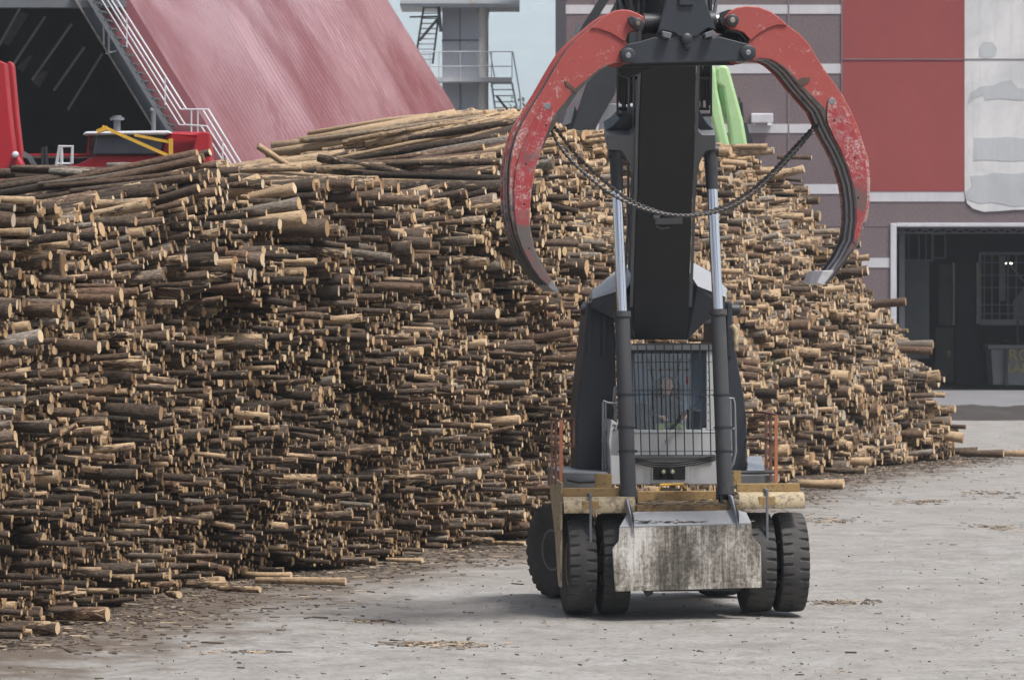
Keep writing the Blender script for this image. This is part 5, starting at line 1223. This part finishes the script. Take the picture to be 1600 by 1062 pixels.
def inset(pts, k):
    n = len(pts); out = []; A = sum(pts[i][0] * pts[(i + 1) % n][1] - pts[(i + 1) % n][0] * pts[i][1] for i in range(n)); sg = 1 if A > 0 else -1
    for i in range(n):
        (x0, y0), (x1, y1), (x2, y2) = pts[i - 1], pts[i], pts[(i + 1) % n]
        dx, dy = x2 - x0, y2 - y0; L = math.hypot(dx, dy) or 1
        out.append((x1 - sg * dy / L * k, y1 + sg * dx / L * k))
    return out
def dist_inset(poly_, k):
    return inset(poly_, k)
TD_ = .92
def tine(outer, inner, side):
    poly_ = outer + inner
    pts3 = [gp(x, y) for x, y in poly_]
    g = MB(); n_ = GF.dy(1)
    g.prism(pts3, n_ * .055)
    t = emit('grapple_tine', g, M_TINE, H, smooth=0, bevel=.012)
    g = MB(); g.prism([p + n_ * (TD_ - .055) for p in pts3], n_ * .055); emit('rear_cheek', g, M_TINE, t, smooth=0, bevel=.012)
    ins = inset(poly_, 3.0)
    g = MB(); g.prism([gp(x, y) + n_ * .056 for x, y in ins], n_ * (TD_ - .112)); emit('core', g, M_TINE if side < 0 else M_STEELD, t, smooth=0)
    # ribs between the cheeks on the inner and outer edges
    for fr, mm in ((.30, M_STEELD if side < 0 else M_STEELB), (.62, M_TINE if side < 0 else M_STEELB)):
        g = MB(); ins2 = inset(poly_, 0.6); g.prism([gp(x, y) + n_ * (TD_ * fr) for x, y in ins2], n_ * .05); emit('middle_rib', g, mm, t, smooth=0)
    return t
TL = tine(LO, LI, -1); TRt = tine(RO, RI, 1)
# strips of bare worn steel along the inner edges and the blades at the tips
def edge_strip(pts, w0, w1, yl0, dep, parent, mat, name='edge_strip'):
    n = len(pts); a = []; b = []
    for i in range(n):
        x0, y0 = pts[max(i - 1, 0)]; x1, y1 = pts[min(i + 1, n - 1)]; dx, dy = x1 - x0, y1 - y0; L = math.hypot(dx, dy)
        w = w0 + (w1 - w0) * i / (n - 1); a.append(pts[i]); b.append((pts[i][0] - dy / L * w, pts[i][1] + dx / L * w))
    g = MB(); g.prism([gp(x, y, yl0) for x, y in a + b[::-1]], GF.dy(dep)); return emit(name, g, mat, parent, smooth=0, bevel=.004)
edge_strip(LI[6:14], -13, -2, -.458, .012, TL, M_STEELD)
edge_strip(RI[8:16], 12, 2, -.458, .012, TRt, M_STEELD)
WL = [(856, 158), (862, 160), (866, 168), (863, 186), (856, 205), (846, 232), (836, 263), (830, 294), (826.5, 326), (827.5, 358), (833.5, 387), (845, 413), (860, 438), (857, 446), (845, 436), (833, 420), (818, 392), (808, 364), (804, 333), (803, 300), (805, 270), (812, 240), (826, 206), (840, 180), (849, 162)]
WR = [(1300, 151), (1307, 157), (1318, 172), (1330, 192), (1342, 216), (1349, 240), (1354, 262), (1355.5, 282), (1355, 315), (1351, 339), (1344, 363), (1333, 387), (1318, 408), (1304, 426), (1298, 436), (1300, 430), (1319, 403), (1334, 375), (1338.5, 345), (1337.5, 315), (1333, 288), (1325, 260), (1315, 236), (1303, 214), (1294, 194), (1292, 180), (1294, 158)]
for W_, tt, bolts in ((WL, TL, [(856, 166), (853, 196), (822, 256), (819, 319), (827, 388)]), (WR, TRt, [(1300, 158), (1304, 188), (1336, 246.6), (1341, 309), (1334, 379)])):
    g = MB(); g.prism([gp(x, y, -.49) for x, y in W_], GF.dy(.038)); wp_ = emit('wear_plate', g, M_WEARP, tt, smooth=0, bevel=.008)
    for (x, y) in bolts:
        g = MB(); g.lathe(gp(x, y, -.494), GF.dy(1), GF.vec(1, 0, 0), Vector((0, 0, 1)), [(0, .013), (.005, .017)], 10); emit('bolt_hole', g, M_DARK, wp_)
    x, y = bolts[0]; g = MB(); g.lathe(gp(x, y, -.497), GF.dy(1), GF.vec(1, 0, 0), Vector((0, 0, 1)), [(0, .045), (.008, .052)], 18); emit('washer', g, M_GALV, wp_)
# tips
g = MB(); g.prism([gp(1286, 423, -.44), gp(1303, 422, -.44), gp(1300, 434, -.44), gp(1288, 445, -.44), gp(1277, 442, -.44)], GF.vec(-.02, .86, 0)); emit('tip_blade', g, plain('bare_tip', (.60, .60, .61), (.40, .40, .41), 5, .35, .3), TRt, smooth=0, bevel=.006)
g = MB(); g.prism([gp(x, y, -.46) for x, y in ((862, 436), (874, 456), (866, 455), (856, 447))], GF.dy(.9)); emit('tip_blade', g, M_GALV, TL, smooth=0, bevel=.006)
# rusty gusset marks
for (pl, tt) in ((((882, 126), (890, 131), (903, 143), (900, 145), (886, 135)), TL), (((1244, 128), (1252, 122), (1266, 121), (1265, 127), (1256, 133), (1250, 134)), TRt)):
    g = MB(); g.prism([gp(x, y, -.465) for x, y in pl], GF.dy(.016)); emit('weld_scar', g, plain('rust_scar', (.11, .07, .045), (.07, .05, .04), 8, .8), tt, smooth=0)
# overlay lobe plates on the shoulders
for (pl, tt) in (([(984, 16), (972, 15), (960, 17), (950, 22), (940, 29), (922, 44), (935, 46), (955, 53), (975, 66), (978, 64), (981, 53), (990, 48), (1003, 46), (1008, 36), (1006, 26), (997, 21)], TL),
                 ([(1140, 18), (1152, 12), (1167, 9.7), (1186, 11), (1204, 18), (1217, 27), (1231, 40), (1215, 40), (1200, 45), (1185, 54), (1172, 65), (1171, 62), (1162, 52), (1152, 48), (1140, 46), (1132, 38), (1132, 28)], TRt)):
    g = MB(); g.prism([gp(x, y, -.475) for x, y in inset(pl, 1.0)], GF.dy(.024)); emit('shoulder_plate', g, M_TINE, tt, smooth=0, bevel=.006)
def ring(c, ro, ri, dep, name, mat, parent, mat2=None, yl=-.55):
    g = MB(); g.lathe(gp(*c, yl), GF.dy(1), GF.vec(1, 0, 0), Vector((0, 0, 1)), [(0, ro * .8), (.012, ro), (dep, ro)], 24); o_ = emit(name, g, mat, parent)
    g = MB(); g.lathe(gp(*c, yl - .012), GF.dy(1), GF.vec(1, 0, 0), Vector((0, 0, 1)), [(0, ri * .7), (.015, ri)], 20); emit('pin', g, mat2 or M_GALV, parent)
# beam and head
beam = [(981, 69), (1000, 65), (1023, 58), (1044, 62), (1056, 57), (1096, 56), (1106, 61), (1123, 57), (1150, 64), (1169, 69), (1181, 76), (1181, 90), (1169, 96), (1140, 96), (1050, 98.5), (985, 100), (971, 96), (969, 80)]
g = MB(); g.prism([gp(x, y, -.53) for x, y in beam], GF.dy(.07)); BE = emit('grapple_beam', g, M_CHAR, H, smooth=0, bevel=.014)
g = MB(); g.prism([gp(x, y, -.53) + GF.dy(1.02) for x, y in beam], GF.dy(.07)); emit('rear_beam', g, M_CHAR, BE, smooth=0, bevel=.014)
g = MB(); g.prism([gp(x, y, -.46) for x, y in ((1000, 70), (1150, 69), (1150, 90), (1000, 93))], GF.dy(.9)); emit('beam_core', g, M_BLK, BE, smooth=0)
head = [(1027, 54), (1042, 0), (1050, -40), (1094, -40), (1102, 0), (1119, 47), (1106, 44), (1090, 56), (1084, 58), (1062, 58), (1055, 52), (1034, 47)]
g = MB(); g.prism([gp(x, y, -.56) for x, y in head], GF.dy(.08)); HD = emit('grapple_head', g, M_CHAR, H, smooth=0, bevel=.014)
g = MB(); g.prism([gp(x, y, .40) for x, y in head], GF.dy(.08)); g.prism([gp(x, y, -.47) for x, y in ((1050, 40), (1054, -40), (1090, -40), (1096, 40))], GF.dy(.86)); emit('head_core', g, M_BLK, HD, smooth=0)
g = MB(); g.pbox(GF, 1061, -8, 1084, 8.5, -.60, .05); emit('head_plate', g, M_CHAR, HD, smooth=0, bevel=.01)
g = MB(); g.lathe(gp(1074, 61, -.62), GF.dy(1), GF.vec(1, 0, 0), Vector((0, 0, 1)), [(0, .06), (.02, .085), (.09, .09)], 20); g.lathe(gp(1075, 71, -.60), GF.dy(1), GF.vec(1, 0, 0), Vector((0, 0, 1)), [(0, .03), (.02, .06), (.07, .065)], 18); emit('boss', g, M_CHAR, BE)
for pl in (((1034, 48), (1050, 52), (1048, 61), (1036, 58)), ((1101, 52), (1115, 47), (1117, 56), (1103, 60))):
    g = MB(); g.prism([gp(x, y, -.66) for x, y in pl], GF.dy(.14)); emit('stop_block', g, M_CHARL, BE, smooth=0, bevel=.01)
ring((982, 87), .115, .045, .09, 'pin_boss', M_CHAR, BE, None, -.60); ring((1169.5, 82.5), .115, .045, .09, 'pin_boss', M_CHAR, BE, None, -.60)
ring((997, 37), .085, .035, .09, 'cylinder_pin', M_BLK, TL, plain('brass_pin', (.25, .22, .17), (.15, .13, .1), 8, .4, .5), -.57); ring((1145, 32), .095, .045, .09, 'cylinder_pin', M_BLK, TRt, plain('pale_pin', (.4, .36, .3), (.25, .2, .16), 8, .4, .5), -.57)
g = MB(); g.prism([gp(x, y, -.56) for x, y in ((981, 29), (987, 25), (994, 28), (1004, 30), (1008, 38), (1003, 48), (992, 46), (984, 37))], GF.dy(.07)); emit('pin_lock_plate', g, M_BLK, TL, smooth=0, bevel=.01)
# closing cylinder between the shoulders
g = MB(); g.tube([gp(1005, 37, -.05), gp(1030, 37, -.05), gp(1117, 33, -.05)], .155, 20); cl = emit('closing_cylinder', g, M_BLK, H)
g = MB(); g.tube([gp(1113, 32, -.05), gp(1136, 31, -.05)], .092, 20); emit('rod', g, M_CHROME, cl)
g = MB(); g.lathe(gp(1141, 31, -.3), GF.dy(1), GF.vec(1, 0, 0), Vector((0, 0, 1)), [(0, .15), (.5, .15)], 20); emit('rod_eye', g, M_BLK, cl)
g = MB(); g.prism([gp(x, y, .1) for x, y in ((1118, 58), (1138, 50), (1152, 55), (1158, 68), (1150, 74), (1125, 66))], GF.dy(.3)); emit('link_plate', g, M_BLK, BE, smooth=0, bevel=.01)
g = MB(); g.prism([gp(x, y, .55) for x, y in ((960, 92), (1042, 96), (1030, 104), (982, 122), (970, 119))], GF.dy(.12)); emit('lower_link', g, M_BLK, BE, smooth=0, bevel=.01)
# rotator, stick and hoses above
g = MB(); g.lathe(gp(1073, -42, 0), Vector((0, 0, 1)), Vector((1, 0, 0)), Vector((0, 1, 0)), [(0, .45), (.1, .5), (.5, .5), (.6, .35), (1.0, .3)], 24); emit('rotator', g, M_BLK, H)
top = gp(1073, -150, 0); tb_ = bq(1048, -230, .3)
g = MB(); g.bar(top + Vector((0, 0, -.1)), top + Vector((0, .3, 3.4)), .7, .6); g.bar(top + Vector((0, .3, 3.2)), tb_ + Vector((0, 0, 0)), .7, .7); emit('stick', g, M_BLK, H, smooth=0, bevel=.03)
g = MB(); g.prism([gp(x, y, .9) for x, y in ((996, -60), (1040, -60), (1036, 20), (1012, 28), (1000, 20))], GF.dy(.5)); emit('valve_box', g, M_BLK, H, smooth=0, bevel=.02)
rr = np.random.default_rng(21)
for k in range(13):
    g = MB(); x0 = 972 + k * 4.6 if k < 8 else 1101 + (k - 8) * 4.2; d0 = rr.uniform(.3, 1.2)
    pts = [(x0 + rr.uniform(-4, 4), -70), (x0 + rr.uniform(-5, 5), -30), (x0 + rr.uniform(-5, 5), 0), (x0 + rr.uniform(-3, 6), 24), (x0 * .8 + 1060 * .2, 44)] 
    g.tube([gp(x, y, d0) for x, y in pts], .022 if k % 3 else .032, 7); emit('hose', g, M_BLK if k % 4 else M_GREYS, HD)
# two slack chains between the tines
def chain(pts, yl0, name='chain'):
    P3 = [gp(x, y, yl0) for x, y in pts]
    dense = []
    n = len(P3)
    for i in range(n - 1):
        p0, p1, p2, p3 = P3[max(i - 1, 0)], P3[i], P3[i + 1], P3[min(i + 2, n - 1)]
        for k in range(40):
            t = k / 40; dense.append(.5 * ((2 * p1) + (p2 - p0) * t + (2 * p0 - 5 * p1 + 4 * p2 - p3) * t * t + (3 * p1 - p0 - 3 * p2 + p3) * t ** 3))
    g = MB(); acc = 0; pitch = .038; last = dense[0]; kk = 0; nxt = 0
    for i in range(1, len(dense)):
        seg = (dense[i] - last).length
        acc += seg; last = dense[i]
        if acc >= nxt:
            t = (dense[min(i + 1, len(dense) - 1)] - dense[i - 1]).normalized(); a = t.cross(Vector((0, 1, 0))).normalized(); b = Vector((0, 1, 0)) if kk % 2 else a
            if kk % 2 == 0: b = a
            c = dense[i]; ringp = []
            L, W, r = .032, .020, .0115
            for q in range(10):
                an = 2 * math.pi * q / 10; ringp.append(c + t * (math.cos(an) * L) + b * (math.sin(an) * W))
            nb = t.cross(b).normalized(); vs = []
            for q in range(10):
                rd = (ringp[q] - c).normalized()
                vs += [ringp[q] + rd * r * math.cos(w_) + nb * r * math.sin(w_) for w_ in (0, 1.57, 3.14, 4.71)]
            g.add(vs, [(q * 4 + w_, q * 4 + (w_ + 1) % 4, ((q + 1) % 10) * 4 + (w_ + 1) % 4, ((q + 1) % 10) * 4 + w_) for q in range(10) for w_ in range(4)])
            kk += 1; nxt = acc + pitch if acc > nxt + pitch else nxt + pitch
    return emit(name, g, M_CHN, H, smooth=60)
M_CHN = plain('chain_steel', (.085, .082, .078), (.16, .155, .15), 30, .45, .5)
chain([(861, 203), (873, 226), (892, 250), (915, 272), (942, 294), (975, 314), (1010, 328), (1050, 336), (1090, 336), (1130, 328), (1165, 311), (1200, 282), (1240, 240), (1279, 193)], -.25)
chain([(866, 198), (880, 216), (900, 242), (925, 266), (955, 292), (985, 313), (1020, 328), (1055, 337), (1095, 334), (1135, 320), (1170, 300), (1205, 270), (1240, 232), (1277, 192)], .25)

# ------------------------------------------------------------------ the driver
def person():
    st = CF + .52
    a = F.p(1040, 606, st); sc_m = 1.0
    def q(dx, dy, dz): return a + F.vec(dx, dy, dz)
    V = [q(0, .02, -.62), q(0, .03, -.42), q(0, .02, -.24), q(.0, 0, -.14), q(.02, -.02, .0), q(.03, -.03, .10),
         q(-.17, .02, -.22), q(-.24, -.06, -.44), q(-.12, -.30, -.46),
         q(.19, .02, -.22), q(.28, -.08, -.44), q(.27, -.34, -.44),
         q(-.10, -.02, -.66), q(-.15, -.42, -.60), q(-.15, -.46, -.98),
         q(.12, -.02, -.66), q(.20, -.42, -.60), q(.20, -.46, -.98)]
    E = [(0, 1), (1, 2), (2, 3), (3, 4), (4, 5), (2, 6), (6, 7), (7, 8), (2, 9), (9, 10), (10, 11), (0, 12), (12, 13), (13, 14), (0, 15), (15, 16), (16, 17)]
    rad = [.16, .16, .15, .06, .085, .075, .07, .055, .035, .07, .055, .035, .09, .075, .055, .09, .075, .055]
    T = thing('person', 'bald driver in a dark sweater seated inside the cab of the log handler', 'driver', q(0, 0, -.98))
    Z = T.matrix_basis.inverted(); me = bpy.data.meshes.new('person_body'); me.from_pydata([Z @ v for v in V], E, []); o = bpy.data.objects.new('body', me); COL.objects.link(o); o.parent = T
    sk_ = o.modifiers.new('skin', 'SKIN'); 
    for i, sv in enumerate(me.skin_vertices[0].data): sv.radius = (rad[i], rad[i]); sv.use_root = (i == 0)
    o.modifiers.new('sub', 'SUBSURF').levels = 2; o.modifiers['sub'].render_levels = 2
    t = NT('driver_clothes'); tc = t.n('ShaderNodeTexCoord'); s_ = t.n('ShaderNodeSeparateXYZ'); t.l(tc.outputs['Object'], s_.inputs[0])
    z = s_.outputs[2]; skin = (.46, .27, .20)
    c = t.mix(t.math('GREATER_THAN', z, .86), (.035, .045, .065), skin)
    c = t.mix(t.math('MULTIPLY', t.math('LESS_THAN', z, .42), t.math('GREATER_THAN', z, .30)), c, (.16, .20, .07))
    me.materials.append(t.out(c, .7))
    # hands, five fingers each, resting on the controls
    for sx, hp, dirn in ((-1, V[8], F.vec(.55, -.8, -.15)), (1, V[11], F.vec(-.3, -.9, -.2))):
        g = MB(); dirn = dirn.normalized(); side = dirn.cross(Vector((0, 0, 1))).normalized()
        g.tube([hp - dirn * .04, hp + dirn * .03, hp + dirn * .09], [.022, .036, .034], 10)
        for k in range(4):
            b = hp + dirn * .085 + side * (k - 1.5) * .018; L = (.065, .075, .07, .055)[k]
            g.tube([b, b + dirn * L * .5 + Vector((0, 0, -.006)), b + dirn * L * .8 + Vector((0, 0, -.03))], .009, 6, r2=.007)
        b = hp + dirn * .02 - side * sx * -.03; g.tube([b, b + dirn * .035 + side * sx * .02, b + dirn * .06 + side * sx * .015], .010, 6, r2=.008)
        emit('hand', g, plain('skin', skin, (.42, .24, .18), 8, .6), T)
    # head detail: nose, ears, brows, mouth
    h = a + F.vec(.025, -.10, .03)
    g = MB(); g.lathe(a + F.vec(.022, -.025, .045), Vector((0, 0, 1)), F.vec(1, 0, 0), F.dy(1), [(-.115, .045), (-.09, .062), (-.04, .077), (.02, .084), (.07, .080), (.11, .055), (.128, .02)], 24)
    g.prism([h + F.vec(x, y, z) for x, y, z in ((-.014, -.004, -.03), (.014, -.004, -.03), (.006, -.004, .02), (-.006, -.004, .02))], F.vec(0, -.018, -.004))
    for sx in (-1, 1): g.lathe(a + F.vec(.022 + sx * .084, -.02, .03), F.vec(sx, 0, 0), F.dy(1), Vector((0, 0, 1)), [(-.01, .028), (.006, .03), (.012, .018)], 12)
    emit('head', g, plain('face_skin', (.52, .31, .24), (.46, .26, .20), 10, .55), T)
    g = MB()
    for sx in (-1, 1): g.lathe(a + F.vec(.022 + sx * .030, -.098, .045), F.vec(0, -1, 0), F.vec(1, 0, 0), Vector((0, 0, 1)), [(-.012, .010), (.002, .006)], 10)
    g.tube([h + F.vec(-.028, .004, -.058), h + F.vec(0, -.002, -.060), h + F.vec(.028, .004, -.058)], .004, 5); emit('face_features', g, M_DARK, T)
person()
